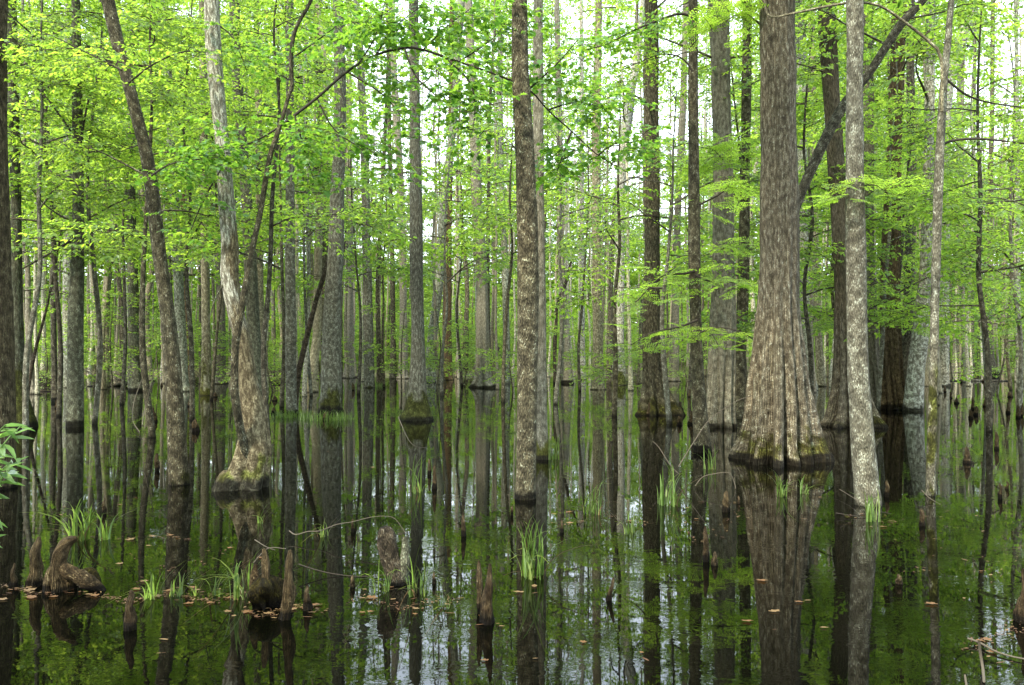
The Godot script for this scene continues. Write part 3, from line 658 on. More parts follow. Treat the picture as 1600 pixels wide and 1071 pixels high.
func build_leaners() -> void:
	# the dark slanting trunk at the right
	var d := 14.0
	var foot := at(1222, 690, d)
	foot.y = 0.0
	var o := thing("maple_tree", "dark trunk slanting up to the right behind the speckled front trunk", "tree", foot)
	var line := [[1224, 720, 20], [1224, 690, 18], [1222, 560, 17], [1226, 420, 17], [1240, 335, 17], [1271, 258, 17], [1290, 217, 17], [1319, 164, 16], [1357, 116, 15], [1379, 82, 14], [1409, 37, 13], [1443, 0, 11], [1490, -60, 9], [1520, -150, 5]]
	var pts := []
	var rad := []
	for q in line:
		pts.append(at(q[0], q[1], d) - foot)
		rad.append(q[2] * 0.5 / FOCAL * d)
	part("trunk", tube(pts, rad, {"seg": 16, "step": 0.15, "rough": 0.12, "seed": 71.0, "wet": 0.06}), M.dark, o)
	var r := RandomNumberGenerator.new()
	r.seed = 71
	leafy(o, along(pts), 0.7, 0.99, 6, 2.0, 12, "mid", 1.0, M.dark, r)
	# dead poles
	var poles := [
		["dark bare dead pole leaning right against the stout grey trunk", 640, [[458, 660, 9], [460, 640, 9], [465, 590, 9], [475, 544, 9], [493, 473, 8], [508, 425, 8], [517, 400, 7], [526, 382, 5]]],
		["bent black dead stem between front centre trunk and ash grey trunk", 600, [[867, 612, 7], [867, 590, 6], [867, 540, 6], [869, 507, 5], [871, 477, 5], [884, 443, 5], [890, 417, 4], [906, 369, 3]]],
		["thin dead stem crossing low between left edge trunk and leaning trunk", 640, [[40, 640, 5], [52, 560, 5], [75, 470, 4], [98, 350, 3]]],
		["slanting dead stem low in front of the double ridged trunk", 590, [[792, 596, 6], [783, 560, 5], [770, 520, 4], [757, 480, 3]]]]
	for k in poles.size():
		var q: Array = poles[k]
		var dd := shore(q[1])
		var path: Array = q[2]
		var f := at(path[0][0], path[0][1], dd)
		f.y = 0.0
		var pole := thing("dead_pole", q[0], "dead stem", f)
		var pp := []
		var rr := []
		for s in path:
			pp.append(at(s[0], s[1], dd) - f)
			rr.append(s[2] * 0.5 / FOCAL * dd)
		pp.insert(0, pp[0] + Vector3(0, -0.25, 0))
		rr.insert(0, rr[0])
		part("stem", tube(pp, rr, {"seg": 9, "step": 0.1, "rough": 0.2, "seed": 81.0 + k, "wet": 0.05}), M.dark2, pole)
		if k == 0:
			part("stub", tube([pp[4], pp[4] + Vector3(0.12, 0.1, 0.05)], [0.025, 0.008], {"seg": 6, "step": 0.1}), M.dark2, pole)

# ---------------------------------------------------------------- trees further back
const ORD := ["first", "second", "third", "fourth", "fifth", "sixth", "seventh", "eighth", "ninth", "tenth", "eleventh", "twelfth", "thirteenth", "fourteenth", "fifteenth", "sixteenth", "seventeenth", "eighteenth", "nineteenth", "twentieth", "twentyfirst", "twentysecond", "twentythird", "twentyfourth", "twentyfifth", "twentysixth", "twentyseventh", "twentyeighth"]

func between(px: float) -> String:
	var a := "left picture edge"
	var b := "right picture edge"
	for l in landmarks:
		if l[0] <= px: a = l[1]
		elif b == "right picture edge": b = l[1]
	return "between %s and %s" % [a, b]

func build_far_trees() -> void:
	landmarks.sort_custom(func(a, b): return a[0] < b[0])
	var r := RandomNumberGenerator.new()
	r.seed = 4242
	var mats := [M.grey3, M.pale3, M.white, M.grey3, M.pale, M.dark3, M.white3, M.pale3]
	var tones := ["grey", "pale", "whitish", "grey", "pale", "dark", "whitish", "pale"]
	var shapes := []
	for k in 8:
		var pts := [Vector3(0, -0.5, 0)]
		var rad := [1.5 + 0.5 * (k % 3)]
		var p := Vector3.ZERO
		var flare: float = [1.15, 1.6, 1.25, 1.9, 1.3, 1.1, 1.45, 1.7][k]
		for j in 9:
			var t := j / 8.0
			pts.append(p)
			rad.append(lerpf(1.0, 0.28, t) * (flare if j == 0 else 1.0) )
			if j == 0:
				pts.append(p + Vector3(0, 0.5, 0))
				rad.append(1.0 + (flare - 1.0) * 0.25)
			p += Vector3(r.randf_range(-0.22, 0.22), 2.2, r.randf_range(-0.22, 0.22))
		# radius one is scaled per tree; leaning in the path is in metres
		for j in pts.size():
			rad[j] *= 0.13
		shapes.append([tube(pts, rad, {"seg": 10, "step": 0.8, "fine": 0.12, "rough": 0.10, "seed": 90.0 + k, "wet": 0.035, "flutes": 6.0 if k % 2 else 0.0, "flute_amp": 0.4, "flute_top": 0.8}), along(pts)])
	var spots := []
	var main_feet := []
	for q in main_trees(): main_feet.append(float(q[4][0][0]))
	for k in 290:
		var px := -90.0 + 1780.0 * (k + r.randf()) / 290.0
		var deep := r.randf()
		spots.append([px, lerpf(26.0, 57.0, sqrt(deep))])
	spots.sort_custom(func(a, b): return a[0] < b[0])
	var count := {}
	for k in spots.size():
		var px: float = spots[k][0]
		var d: float = spots[k][1]
		var i := r.randi() % 8
		var foot := at(px, 560, d)
		foot.y = land(foot.x, foot.z)
		if foot.y < 0.0: foot.y = 0.0
		var key: String = tones[i] + between(px)
		count[key] = count.get(key, -1) + 1
		var label := "%s far %s trunk from left %s" % [ORD[count[key]], tones[i], between(px)]
		var tree := thing("swamp_tree", label, "tree", foot, "far trees standing in the flooded wood")
		var wide := lerpf(0.45, 1.45, pow(r.randf(), 1.4))
		for q in main_feet:
			if absf(q - px) < 17.0: wide = minf(wide, 0.55)
		var lean := Basis(Vector3(0, 0, 1), r.randf_range(-0.035, 0.035)) * Basis(Vector3.UP, r.randf() * TAU)
		var tall := r.randf_range(0.85, 1.15)
		var bs := lean.scaled_local(Vector3(wide, tall, wide))
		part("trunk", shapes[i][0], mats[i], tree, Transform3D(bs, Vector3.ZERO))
		var f: Callable = shapes[i][1]
		var stem := func(t: float) -> Vector3: return bs * f.call(t)
		var dense := 8 if absf(px - 800.0) > 300.0 else 6
		leafy(tree, stem, r.randf_range(0.50, 0.62), 0.99, 4, r.randf_range(2.0, 3.0), dense, "far", 1.5, M.dark3, r)

# young trees of the understorey: [x, distance, height, where the leaves begin, limbs, reach, sprays on a limb, kind]
func build_saplings() -> void:
	var list := [
		[40, 15, 9, 0.40, 13, 1.9, 13, "mid"], [92, 19, 10, 0.40, 13, 2.2, 13, "mid"], [148, 17, 10, 0.40, 13, 2.0, 13, "mid"], [190, 23, 11, 0.40, 14, 2.4, 14, "mid"], [238, 14.5, 9, 0.42, 12, 1.8, 12, "mid"],
		[300, 18, 10, 0.36, 13, 2.0, 13, "mid"], [330, 25, 12, 0.40, 14, 2.6, 14, "mid"], [418, 15, 9, 0.40, 12, 1.7, 12, "mid"], [440, 22, 11, 0.34, 13, 2.3, 13, "mid"], [486, 27, 12, 0.42, 13, 2.5, 13, "far"],
		[560, 28, 9, 0.42, 9, 2.4, 12, "far"], [600, 33, 10, 0.45, 9, 2.8, 12, "far"], [690, 27, 9, 0.45, 9, 2.4, 12, "far"], [722, 34, 10, 0.42, 9, 2.8, 12, "far"], [786, 24, 9, 0.5, 9, 2.0, 12, "mid"],
		[868, 23, 9, 0.5, 9, 2.0, 12, "mid"], [906, 30, 10, 0.42, 9, 2.6, 12, "far"], [960, 19, 8, 0.45, 9, 2.0, 12, "mid"], [1046, 17, 7, 0.42, 10, 1.8, 12, "mid"], [1076, 28, 9, 0.4, 9, 2.6, 12, "far"],
		[1172, 19, 9, 0.38, 11, 2.0, 12, "mid"], [1268, 18, 9, 0.26, 14, 2.2, 15, "mid"], [1300, 24, 11, 0.2, 14, 2.6, 15, "mid"], [1372, 21, 10, 0.22, 14, 2.2, 15, "mid"], [1404, 23, 9, 0.30, 13, 1.9, 15, "mid"],
		[1544, 25, 11, 0.2, 14, 2.6, 15, "mid"], [1546, 15.5, 9, 0.30, 14, 2.0, 15, "mid"], [1592, 20, 10, 0.24, 14, 2.4, 15, "mid"], [1580, 31, 11, 0.16, 14, 3.0, 15, "far"], [1470, 42, 11, 0.3, 13, 2.8, 14, "far"],
		[-30, 20, 10, 0.3, 12, 2.4, 12, "mid"], [1650, 17, 10, 0.25, 12, 2.4, 13, "mid"], [1210, 26, 10, 0.3, 12, 2.6, 14, "far"], [120, 29, 12, 0.36, 13, 2.8, 14, "far"], [262, 30, 12, 0.38, 13, 2.8, 14, "far"], [380, 32, 12, 0.38, 13, 2.8, 14, "far"]]
	list.sort_custom(func(a, b): return a[0] < b[0])
	var count := {}
	for k in list.size():
		var q: Array = list[k]
		var r := RandomNumberGenerator.new()
		r.seed = 9000 + k
		var foot := at(q[0], 600, q[1])
		foot.y = 0.0
		var where := between(q[0])
		count[where] = count.get(where, -1) + 1
		var tree := thing("sapling", "%s leafy understorey sapling from left %s" % [ORD[count[where]], where], "sapling", foot, "leafy saplings of the understorey")
		var h: float = q[2]
		var pts := [Vector3(0, -0.5, 0)]
		var rad := [0.075]
		var p := Vector3.ZERO
		for j in 7:
			pts.append(p)
			rad.append(lerpf(0.062, 0.012, j / 6.0))
			p += Vector3(r.randf_range(-0.16, 0.16), h / 6.0, r.randf_range(-0.16, 0.16))
		part("trunk", tube(pts, rad, {"seg": 8, "step": 0.3, "rough": 0.12, "seed": 120.0 + k, "wet": 0.05}), [M.dark3, M.grey, M.dark][k % 3], tree)
		leafy(tree, along(pts), q[3], 0.99, q[4], q[5], q[6], q[7], 1.0 if q[7] == "mid" else 1.3, M.dark, r)

# low leafy shrubs standing on hummocks among the far trunks
func build_shrubs() -> void:
	var r := RandomNumberGenerator.new()
	r.seed = 2718
	var spots := []
	for k in 44:
		spots.append([-40.0 + 1680.0 * (k + r.randf()) / 44.0, r.randf_range(29.0, 47.0)])
	spots.sort_custom(func(a, b): return a[0] < b[0])
	var count := {}
	for k in spots.size():
		var px: float = spots[k][0]
		var foot := at(px, 600, spots[k][1])
		foot.y = maxf(0.0, land(foot.x, foot.z))
		var where := between(px)
		count[where] = count.get(where, -1) + 1
		var o := thing("shrub", "%s low shrub by far waterline %s" % [ORD[count[where]], where], "shrub", foot, "low shrubs near the far waterline")
		var h := r.randf_range(1.6, 4.2)
		var pts := [Vector3(0, -0.4, 0), Vector3.ZERO, Vector3(r.randf_range(-0.2, 0.2), h * 0.5, r.randf_range(-0.2, 0.2)), Vector3(r.randf_range(-0.4, 0.4), h, r.randf_range(-0.3, 0.3))]
		part("stem", tube(pts, [0.04, 0.035, 0.025, 0.01], {"seg": 6, "step": 0.4, "rough": 0.1, "seed": float(k)}), M.dark3, o)
		leafy(o, along(pts), 0.25, 0.98, 7, r.randf_range(0.9, 1.6), 8, "mid", 0.8, M.dark3, r, false)

# ---------------------------------------------------------------- leaves and sprays
# A leaf outline in its own plane: x along the leaf from 0 to 1, y across.
const MAPLE := [[0.0, 0.0], [-0.06, 0.22], [0.10, 0.46], [0.28, 0.26], [0.55, 0.52], [0.66, 0.22], [1.0, 0.0], [0.66, -0.22], [0.55, -0.52], [0.28, -0.26], [0.10, -0.46], [-0.06, -0.22]]
const OVAL := [[0.0, 0.0], [0.22, 0.22], [0.55, 0.25], [1.0, 0.0], [0.55, -0.25], [0.22, -0.22]]
const DIAMOND := [[0.0, 0.0], [0.42, 0.30], [1.0, 0.0], [0.42, -0.30]]
const LANCE := [[0.0, 0.0], [0.2, 0.10], [0.5, 0.13], [0.8, 0.07], [1.0, 0.0], [0.8, -0.07], [0.5, -0.13], [0.2, -0.10]]
const NEEDLES := [[0.0, 0.0], [0.15, 0.09], [0.7, 0.11], [1.0, 0.0], [0.7, -0.11], [0.15, -0.09]]

class Heap:
	var v := PackedVector3Array()
	var n := PackedVector3Array()
	var i := PackedInt32Array()

# one leaf into a heap: folded along its midrib and drooping at the tip
func put_leaf(h: Heap, outline: Array, b: Basis, p: Vector3, size: float, fold: float, droop: float) -> void:
	var first := h.v.size()
	var up := b.y
	var half := outline.size() / 2
	for q in outline:
		var x: float = q[0]
		var y: float = q[1]
		h.v.append(p + (b.x * x + b.z * y + up * (absf(y) * fold - droop * x * x)) * size)
		h.n.append((up + b.x * droop * 1.2 * x - b.z * signf(y) * fold * 0.6).normalized())
	# triangles fanned between the two halves, so that the fold lies on the midrib
	for k in range(1, outline.size() - 1):
		h.i.append_array([first, first + k + 1, first + k])

func heap_surface(m: ArrayMesh, h: Heap, mat: Material) -> void:
	if h.v.is_empty(): return
	var a := []
	a.resize(Mesh.ARRAY_MAX)
	a[Mesh.ARRAY_VERTEX] = h.v
	a[Mesh.ARRAY_NORMAL] = h.n
	a[Mesh.ARRAY_INDEX] = h.i
	m.add_surface_from_arrays(Mesh.PRIMITIVE_TRIANGLES, a)
	m.surface_set_material(m.get_surface_count() - 1, mat)

func put_stick(h: Heap, a: Vector3, b: Vector3, r0: float, r1: float) -> void:
	var d := (b - a).normalized()
	var s := d.cross(Vector3.UP if absf(d.y) < 0.9 else Vector3.RIGHT).normalized()
	var t := d.cross(s)
	var f := h.v.size()
	for k in 3:
		var w := s * cos(TAU * k / 3.0) + t * sin(TAU * k / 3.0)
		h.v.append(a + w * r0)
		h.n.append(w)
		h.v.append(b + w * r1)
		h.n.append(w)
	for k in 3:
		var e := f + 2 * k
		var g := f + 2 * ((k + 1) % 3)
		h.i.append_array([e, e + 1, g, g, e + 1, g + 1])

# A twig of about one metre with side twigs, its leaves spread more or less flat.
func make_spray(sd: int, outline: Array, leaves: int, size: float, tilt: float, wide: float, mats: Array, twig_r: float) -> ArrayMesh:
	var r := RandomNumberGenerator.new()
	r.seed = sd
	var hs := []
	for k in mats.size(): hs.append(Heap.new())
	var tw := Heap.new()
	var bend := r.randf_range(-0.15, 0.15)
	var spine := func(t: float) -> Vector3: return Vector3(t, 0.10 * t - 0.22 * t * t, bend * t * t)
	for k in 4: put_stick(tw, spine.call(k / 4.0), spine.call((k + 1) / 4.0), twig_r * (1.0 - 0.2 * k), twig_r * (0.8 - 0.2 * k))
	var sides := 7
	var ends := []
	for k in sides:
		var t := (k + 0.6) / (sides + 0.4)
		var a: Vector3 = spine.call(t)
		var s := 1.0 if k % 2 == 0 else -1.0
		var l := wide * (1.15 - 0.75 * t) * r.randf_range(0.6, 1.15)
		var e := a + Vector3(0.55 * l, r.randf_range(-0.16, 0.10) * l, s * l)
		put_stick(tw, a, e, twig_r * 0.5, twig_r * 0.25)
		ends.append([a, e])
	ends.append([spine.call(0.55), spine.call(1.0)])
	for k in leaves:
		var q: Array = ends[k % ends.size()]
		var a: Vector3 = q[0]
		var e: Vector3 = q[1]
		var t := r.randf_range(0.12, 1.0)
		var along := (e - a).normalized()
		var flat := Vector3(-along.z, 0, along.x).normalized() * (1.0 if r.randf() < 0.5 else -1.0)
		var d := (along * r.randf_range(0.2, 1.0) + flat * r.randf_range(0.1, 0.9) + Vector3(0, r.randf_range(-0.5, 0.1), 0)).normalized()
		var up := (Vector3.UP + Vector3(r.randf_range(-tilt, tilt), 0, r.randf_range(-tilt, tilt))).normalized()
		var z := d.cross(up).normalized()
		up = z.cross(d)
		put_leaf(hs[r.randi() % hs.size()], outline, Basis(d, up, z), a.lerp(e, t), size * r.randf_range(0.65, 1.2), r.randf_range(-0.1, 0.35), r.randf_range(0.0, 0.3))
	var m := ArrayMesh.new()
	for k in mats.size(): heap_surface(m, hs[k], mats[k])
	heap_surface(m, tw, M.twig)
	return m

# Flat feathery cypress foliage: short needles in two rows along each twiglet, drawn as narrow blades.
func make_feather(sd: int, mats: Array) -> ArrayMesh:
	var r := RandomNumberGenerator.new()
	r.seed = sd
	var hs := [Heap.new(), Heap.new()]
	var tw := Heap.new()
	put_stick(tw, Vector3.ZERO, Vector3(0.5, 0.03, 0), 0.006, 0.004)
	put_stick(tw, Vector3(0.5, 0.03, 0), Vector3(1, -0.06, 0), 0.004, 0.002)
	for k in 9:
		var t := (k + 1) / 10.0
		var a := Vector3(t, 0.06 * t - 0.12 * t * t, 0)
		for s in [-1.0, 1.0]:
			var l: float = (0.42 - 0.30 * t) * r.randf_range(0.6, 1.2)
			var e: Vector3 = a + Vector3(0.45 * l, r.randf_range(-0.2, 0.05) * l, s * l)
			put_stick(tw, a, e, 0.003, 0.0015)
			var d: Vector3 = (e - a).normalized()
			var n := maxi(2, int(l / 0.05))
			for j in n:
				for s2 in [-1.0, 1.0]:
					var w: Vector3 = (d * 0.55 + Vector3(-d.z, 0, d.x) * s2 + Vector3(0, r.randf_range(-0.35, 0.1), 0)).normalized()
					var up := (Vector3.UP + Vector3(r.randf_range(-0.5, 0.5), 0, r.randf_range(-0.5, 0.5))).normalized()
					var z := w.cross(up).normalized()
					put_leaf(hs[r.randi() % 2], DIAMOND, Basis(w, z.cross(w), z), a.lerp(e, (j + 0.6) / n), r.randf_range(0.045, 0.075), 0.1, 0.1)
	var m := ArrayMesh.new()
	heap_surface(m, hs[0], mats[0])
	heap_surface(m, hs[1], mats[1])
	heap_surface(m, tw, M.twig)
	return m

func make_sprays() -> void:
	sprays.maple = []
	sprays.mid = []
	sprays.far = []
	sprays.fine = []
	for k in 3:
		sprays.maple.append(make_spray(100 + k, MAPLE, 26, 0.105, 0.55, 0.34, [M.maple_a, M.maple_b, M.maple_c], 0.006))
		sprays.mid.append(make_spray(200 + k, OVAL, 58, 0.082, 0.7, 0.42, [M.mid_a, M.mid_b, M.mid_c], 0.006))
		sprays.far.append(make_spray(300 + k, DIAMOND, 54, 0.105, 0.9, 0.45, [M.mid_a, M.mid_b, M.mid_c], 0.007))
	for k in 2:
		sprays.fine.append(make_feather(400 + k, [M.fine_a, M.fine_b]))

# four limb shapes of length one along +x, to be scaled
func make_limbs() -> void:
	for k in 4:
		var pts := []
		var rr := []
		for j in 6:
			var t := j / 5.0
			pts.append(Vector3(t, limb_y(t, k), limb_z(t, k)))
			rr.append(0.0125 * (1.0 - 0.8 * t))
		limb_meshes.append(tube(pts, rr, {"seg": 5, "step": 0.12, "rough": 0.15, "seed": 3.0 + k}))

func limb_y(t: float, k: int) -> float:
	return [0.30, 0.48, 0.12, 0.65][k] * t - [0.26, 0.22, 0.16, 0.30][k] * t * t + 0.035 * sin(9.0 * t + k) * t

func limb_z(t: float, k: int) -> float:
	return 0.11 * sin(6.0 * t + 2.0 * k) * t

# Limbs round a stem with sprays on them. stem(t) gives a point and runs from 0 to 1.
# opening(p) says how much foliage stands there.
func leafy(tree: Node3D, stem: Callable, t0: float, t1: float, limbs: int, reach: float, per_limb: int, kind: String, size: float, bark_mat: Material, r: RandomNumberGenerator, thin := true) -> int:
	var places := []
	for k in sprays[kind].size(): places.append([])
	var turn := r.randf() * TAU
	for k in limbs:
		var t := t0 + (t1 - t0) * (k + r.randf() * 0.8) / limbs
		turn += 2.4 + r.randf_range(-0.5, 0.5)
		var l := reach * (1.0 - 0.55 * pow((t - t0) / maxf(0.01, t1 - t0), 2.0)) * r.randf_range(0.65, 1.15)
		var kind_i := r.randi() % 4
		var b := Basis(Vector3.UP, turn)
		var p0: Vector3 = stem.call(t)
		part("limb", limb_meshes[kind_i], bark_mat, tree, Transform3D(b.scaled(Vector3(l, l, l)), p0))
		for j in per_limb:
			var u := sqrt(r.randf_range(0.04, 1.0))
			var p := p0 + b * (Vector3(u, limb_y(u, kind_i), limb_z(u, kind_i)) * l)
			var side := r.randf_range(-1.0, 1.0)
			p += b.z * side * l * 0.34 * u + Vector3(0, r.randf_range(-0.14, 0.08) * l * 0.6, 0)
			if thin and r.randf() > cover(tree.position + p): continue
			var sb := Basis(Vector3.UP, turn - side * 0.9 + r.randf_range(-0.7, 0.7)) * Basis(Vector3(0, 0, 1), r.randf_range(-0.45, 0.25)) * Basis(Vector3.RIGHT, r.randf_range(-0.35, 0.35))
			var s := size * r.randf_range(0.7, 1.25)
			places[r.randi() % places.size()].append(Transform3D(sb.scaled(Vector3(s, s, s)), p))
	var n := 0
	for k in places.size():
		n += places[k].size()
		if places[k].size() > 8: scatter("crown", sprays[kind][k], places[k], tree)
	return n

# The canopy has openings to the sky: over the channel in the middle and a smaller one to the right.
func cover(p: Vector3) -> float:
	var a := p.x / maxf(3.0, -p.z)          # sideways
	var e := (p.y - EYE) / maxf(3.0, -p.z)  # upwards
	var c := 1.0
	c *= 1.0 - 0.82 * gap(a, e, -0.125, 0.32, 0.10, 0.15)
	c *= 1.0 - 0.76 * gap(a, e, 0.15, 0.31, 0.12, 0.15)
	c *= 1.0 - 0.92 * gap(a, e, 0.60, 0.34, 0.06, 0.12)
	c *= 1.0 - 0.4 * gap(a, e, 0.28, 0.40, 0.06, 0.10)
	return c

func gap(a: float, e: float, ca: float, ce: float, ra: float, re: float) -> float:
	var q := sqrt(pow((a - ca) / ra, 2.0) + pow((e - ce) / re, 2.0)) + 1.1 * patchy.get_noise_2d(a * 45.0, e * 45.0)
	return clampf((1.25 - q) / 0.5, 0.0, 1.0)

# ---------------------------------------------------------------- ground and water
func bank(x: float) -> float:      # how far away the far shore is
	return 47.0 + 5.0 * wobble.get_noise_2d(x * 0.35, 3.0) + (4.0 if x > 20.0 else 0.0)

func land(x: float, z: float) -> float:
	var over := -z - bank(x)
	var h := -0.55
	if over > -4.0:
		h = lerpf(-0.55, 0.28, smoothstep(-4.0, 5.0, over)) + maxf(0.0, over) * 0.004
	if z > 12.0: h = lerpf(-0.55, 0.4, smoothstep(12.0, 17.0, z))
	return h + 0.10 * wobble.get_noise_2d(x * 2.0, z * 2.0)

func build_ground() -> void:
	var xs := []
	var zs := []
	var x := -600.0
	while x <= 600.0:
		xs.append(x)
		x += 1.5 if absf(x) < 70.0 else 60.0 if absf(x) > 130.0 else 12.0
	var z := 60.0
	while z >= -900.0:
		zs.append(z)
		z -= 1.0 if z < -36.0 and z > -80.0 else 4.0 if z > -110.0 else 80.0
	var v := PackedVector3Array()
	var n := PackedVector3Array()
	var uv := PackedVector2Array()
	for b in zs:
		for a in xs:
			v.append(Vector3(a, land(a, b), b))
			var e := 0.5
			n.append(Vector3(land(a - e, b) - land(a + e, b), 2.0 * e, land(a, b - e) - land(a, b + e)).normalized())
			uv.append(Vector2(a, b))
	var idx := PackedInt32Array()
	var w := xs.size()
	for j in zs.size() - 1:
		for i in w - 1:
			var q := j * w + i
			idx.append_array([q, q + w, q + 1, q + 1, q + w, q + w + 1])
	var litter := StandardMaterial3D.new()
	var nt := NoiseTexture2D.new()
	nt.width = 512
	nt.height = 512
	nt.seamless = true
	nt.noise = FastNoiseLite.new()
	nt.noise.frequency = 0.03
	nt.noise.fractal_octaves = 5
	var ramp := Gradient.new()
	ramp.offsets = PackedFloat32Array([0.0, 0.4, 0.55, 0.75, 1.0])
	ramp.colors = PackedColorArray([Color(0.16, 0.12, 0.08), Color(0.27, 0.21, 0.13), Color(0.27, 0.30, 0.13), Color(0.36, 0.40, 0.17), Color(0.45, 0.37, 0.25)])
	nt.color_ramp = ramp
	litter.albedo_texture = nt
	litter.uv1_scale = Vector3(0.25, 0.25, 1)
	litter.roughness = 0.95
	litter.resource_name = "leaf_litter"
	var g := single("ground", mesh_of(v, n, uv, PackedColorArray(), idx), litter, Transform3D())
	tag(g, "muddy swamp floor and low grassy far bank", "", "", "structure")

func build_water() -> void:
	# dark tea coloured water: what shows is what it mirrors; faint ripples come in patches
	var W := 1024
	var fine := FastNoiseLite.new()
	fine.noise_type = FastNoiseLite.TYPE_SIMPLEX_SMOOTH
	fine.frequency = 0.018
	fine.fractal_octaves = 3
	fine.seed = 8
	var a := fine.get_seamless_image(W, W)
	fine.frequency = 0.004
	fine.seed = 9
	fine.fractal_octaves = 2
	var b := fine.get_seamless_image(W, W)
	a.convert(Image.FORMAT_L8)
	b.convert(Image.FORMAT_L8)
	var da := a.get_data()
	var db := b.get_data()
	for i in W * W:
		var amp := clampf((db[i] - 100.0) / 110.0, 0.05, 1.0)
		da[i] = int(clampf(127.5 + (da[i] - 127.5) * amp, 0.0, 255.0))
	var ht := ImageTexture.create_from_image(Image.create_from_data(W, W, false, Image.FORMAT_L8, da))
	var m := StandardMaterial3D.new()
	m.resource_name = "tannin_water"
	m.albedo_color = lin(0.0009, 0.001, 0.0005)
	m.roughness = 0.015
	m.metallic_specular = 0.36
	m.heightmap_enabled = true
	m.heightmap_texture = ht
	m.heightmap_scale = WAVE
	m.uv1_scale = Vector3(0.34, 0.5, 1)
	var v := PackedVector3Array()
	var n := PackedVector3Array()
	var uv := PackedVector2Array()
	var idx := PackedInt32Array()
	for z in [14.0, -70.0]:
		for x in [-90.0, 90.0]:
			v.append(Vector3(x, 0, z))
			n.append(Vector3.UP)
			uv.append(Vector2(x, z))
	idx.append_array([0, 2, 1, 1, 2, 3])
	var o := single("water", mesh_of(v, n, uv, PackedColorArray(), idx), m, Transform3D())
	tag(o, "still dark swamp water mirroring the trees", "", "", "structure")

# ---------------------------------------------------------------- the mass of leaves behind everything
func build_woods() -> void:
	var r := RandomNumberGenerator.new()
	r.seed = 31337
	var clump := FastNoiseLite.new()
	clump.seed = 5
	clump.frequency = 0.16
	var sets := [[], [], []]
	for k in 84000:
		var z := -r.randf_range(68.0, 98.0)
		var x := r.randf_range(-1.0, 1.0) * (-z * 0.74 + 8.0)
		var y := pow(r.randf(), 1.15) * 36.0
		if clump.get_noise_3d(x, y * 1.6, z) < -0.12 and y > 9.0: continue
		var p := Vector3(x, y + 0.2, z)
		if r.randf() > cover(p): continue
		var b := Basis(Vector3.UP, r.randf() * TAU) * Basis(Vector3(0, 0, 1), r.randf_range(-0.5, 0.3))
		var s := r.randf_range(1.6, 2.6)
		sets[r.randi() % 3].append(Transform3D(b.scaled(Vector3(s, s, s)), p))
	for k in 3:
		var o := scatter(numbered("foliage"), sprays.far[k], sets[k], self)
		tag(o, "mass of sunlit leaves of the far wood behind the trunks", "foliage", "far wood")
	# low growth on the far bank
	var low := [[], [], []]
	for k in 16000:
		var x := r.randf_range(-48.0, 48.0)
		var z := -(bank(x) + 1.0 + r.randf_range(3.0, 18.0))
		if absf(x) > -z * 0.75 + 3.0: continue
		var y := land(x, z) + pow(r.randf(), 1.2) * 6.5 * (0.6 + clump.get_noise_2d(x * 3.0, z * 3.0))
		if y < 0.05: y = 0.1
		var b := Basis(Vector3.UP, r.randf() * TAU) * Basis(Vector3(0, 0, 1), r.randf_range(-0.2, 0.9))
		var s := r.randf_range(0.8, 1.5)
		low[r.randi() % 3].append(Transform3D(b.scaled(Vector3(s, s, s)), Vector3(x, y, z)))
	for k in 3:
		var o := scatter(numbered("undergrowth"), sprays.far[k], low[k], self)
		tag(o, "low tangled undergrowth along the far bank", "undergrowth", "far bank growth")
	# unseen wood behind the viewpoint, added to shade what faces it
	var back := [[], [], []]
	for k in 8500:
		var a := r.randf_range(-0.15, PI + 0.15)
		var d := r.randf_range(9.0, 34.0)
		var p := Vector3(cos(a) * d * 1.15, r.randf_range(2.2, 19.0), 2.0 + sin(a) * d)
		if clump.get_noise_3d(p.x, p.y * 1.5, p.z) < -0.05: continue
		var b := Basis(Vector3.UP, r.randf() * TAU) * Basis(Vector3(0, 0, 1), r.randf_range(-0.5, 0.3))
		var s := r.randf_range(1.6, 2.6)
		back[r.randi() % 3].append(Transform3D(b.scaled(Vector3(s, s, s)), p))
	for k in 3:
		var o := scatter(numbered("foliage"), sprays.mid[k], back[k], self)
		tag(o, "unseen leaves of the wood behind the viewpoint, added for shade", "foliage", "wood behind the viewpoint")
	# grass on the bank
	var tuft := ArrayMesh.new()
	var h := Heap.new()
	for k in 22:
		var d := Vector3(r.randf_range(-1, 1), 0, r.randf_range(-1, 1)) * 0.3
		blade_into(h, d * 0.5, d, r.randf_range(0.25, 0.55), 0.012)
	heap_surface(tuft, h, M.grass_b)
	var gs := []
	for k in 2600:
		var x := r.randf_range(-46.0, 46.0)
		var z := -(bank(x) - 1.0 + r.randf_range(0.0, 9.0))
		if land(x, z) < 0.0: continue
		gs.append(Transform3D(Basis(Vector3.UP, r.randf() * TAU).scaled(Vector3.ONE * r.randf_range(0.6, 1.3)), Vector3(x, land(x, z), z)))
	var go := scatter(numbered("grass"), tuft, gs, self)
	tag(go, "bright grass growing on the far bank", "grass")

# ---------------------------------------------------------------- grass tufts
func blade_into(h: Heap, foot: Vector3, over: Vector3, tall: float, wide: float) -> void:
	var side := Vector3(-over.z, 0, over.x).normalized() * wide
	var f := h.v.size()
	var steps := 5
	for k in steps + 1:
		var t := float(k) / steps
		var p := foot + Vector3(0, tall * (t - 0.32 * t * t * t), 0) + over * t * t * (1.0 + 0.4 * t)
		var w := side * (1.0 - t * t) * 0.5
		var nn := Vector3(over.x, 0.5, over.z).normalized()
		h.v.append_array([p - w, p + w])
		h.n.append_array([nn, nn])
	for k in steps:
		var q := f + 2 * k
		h.i.append_array([q, q + 1, q + 2, q + 1, q + 3, q + 2])

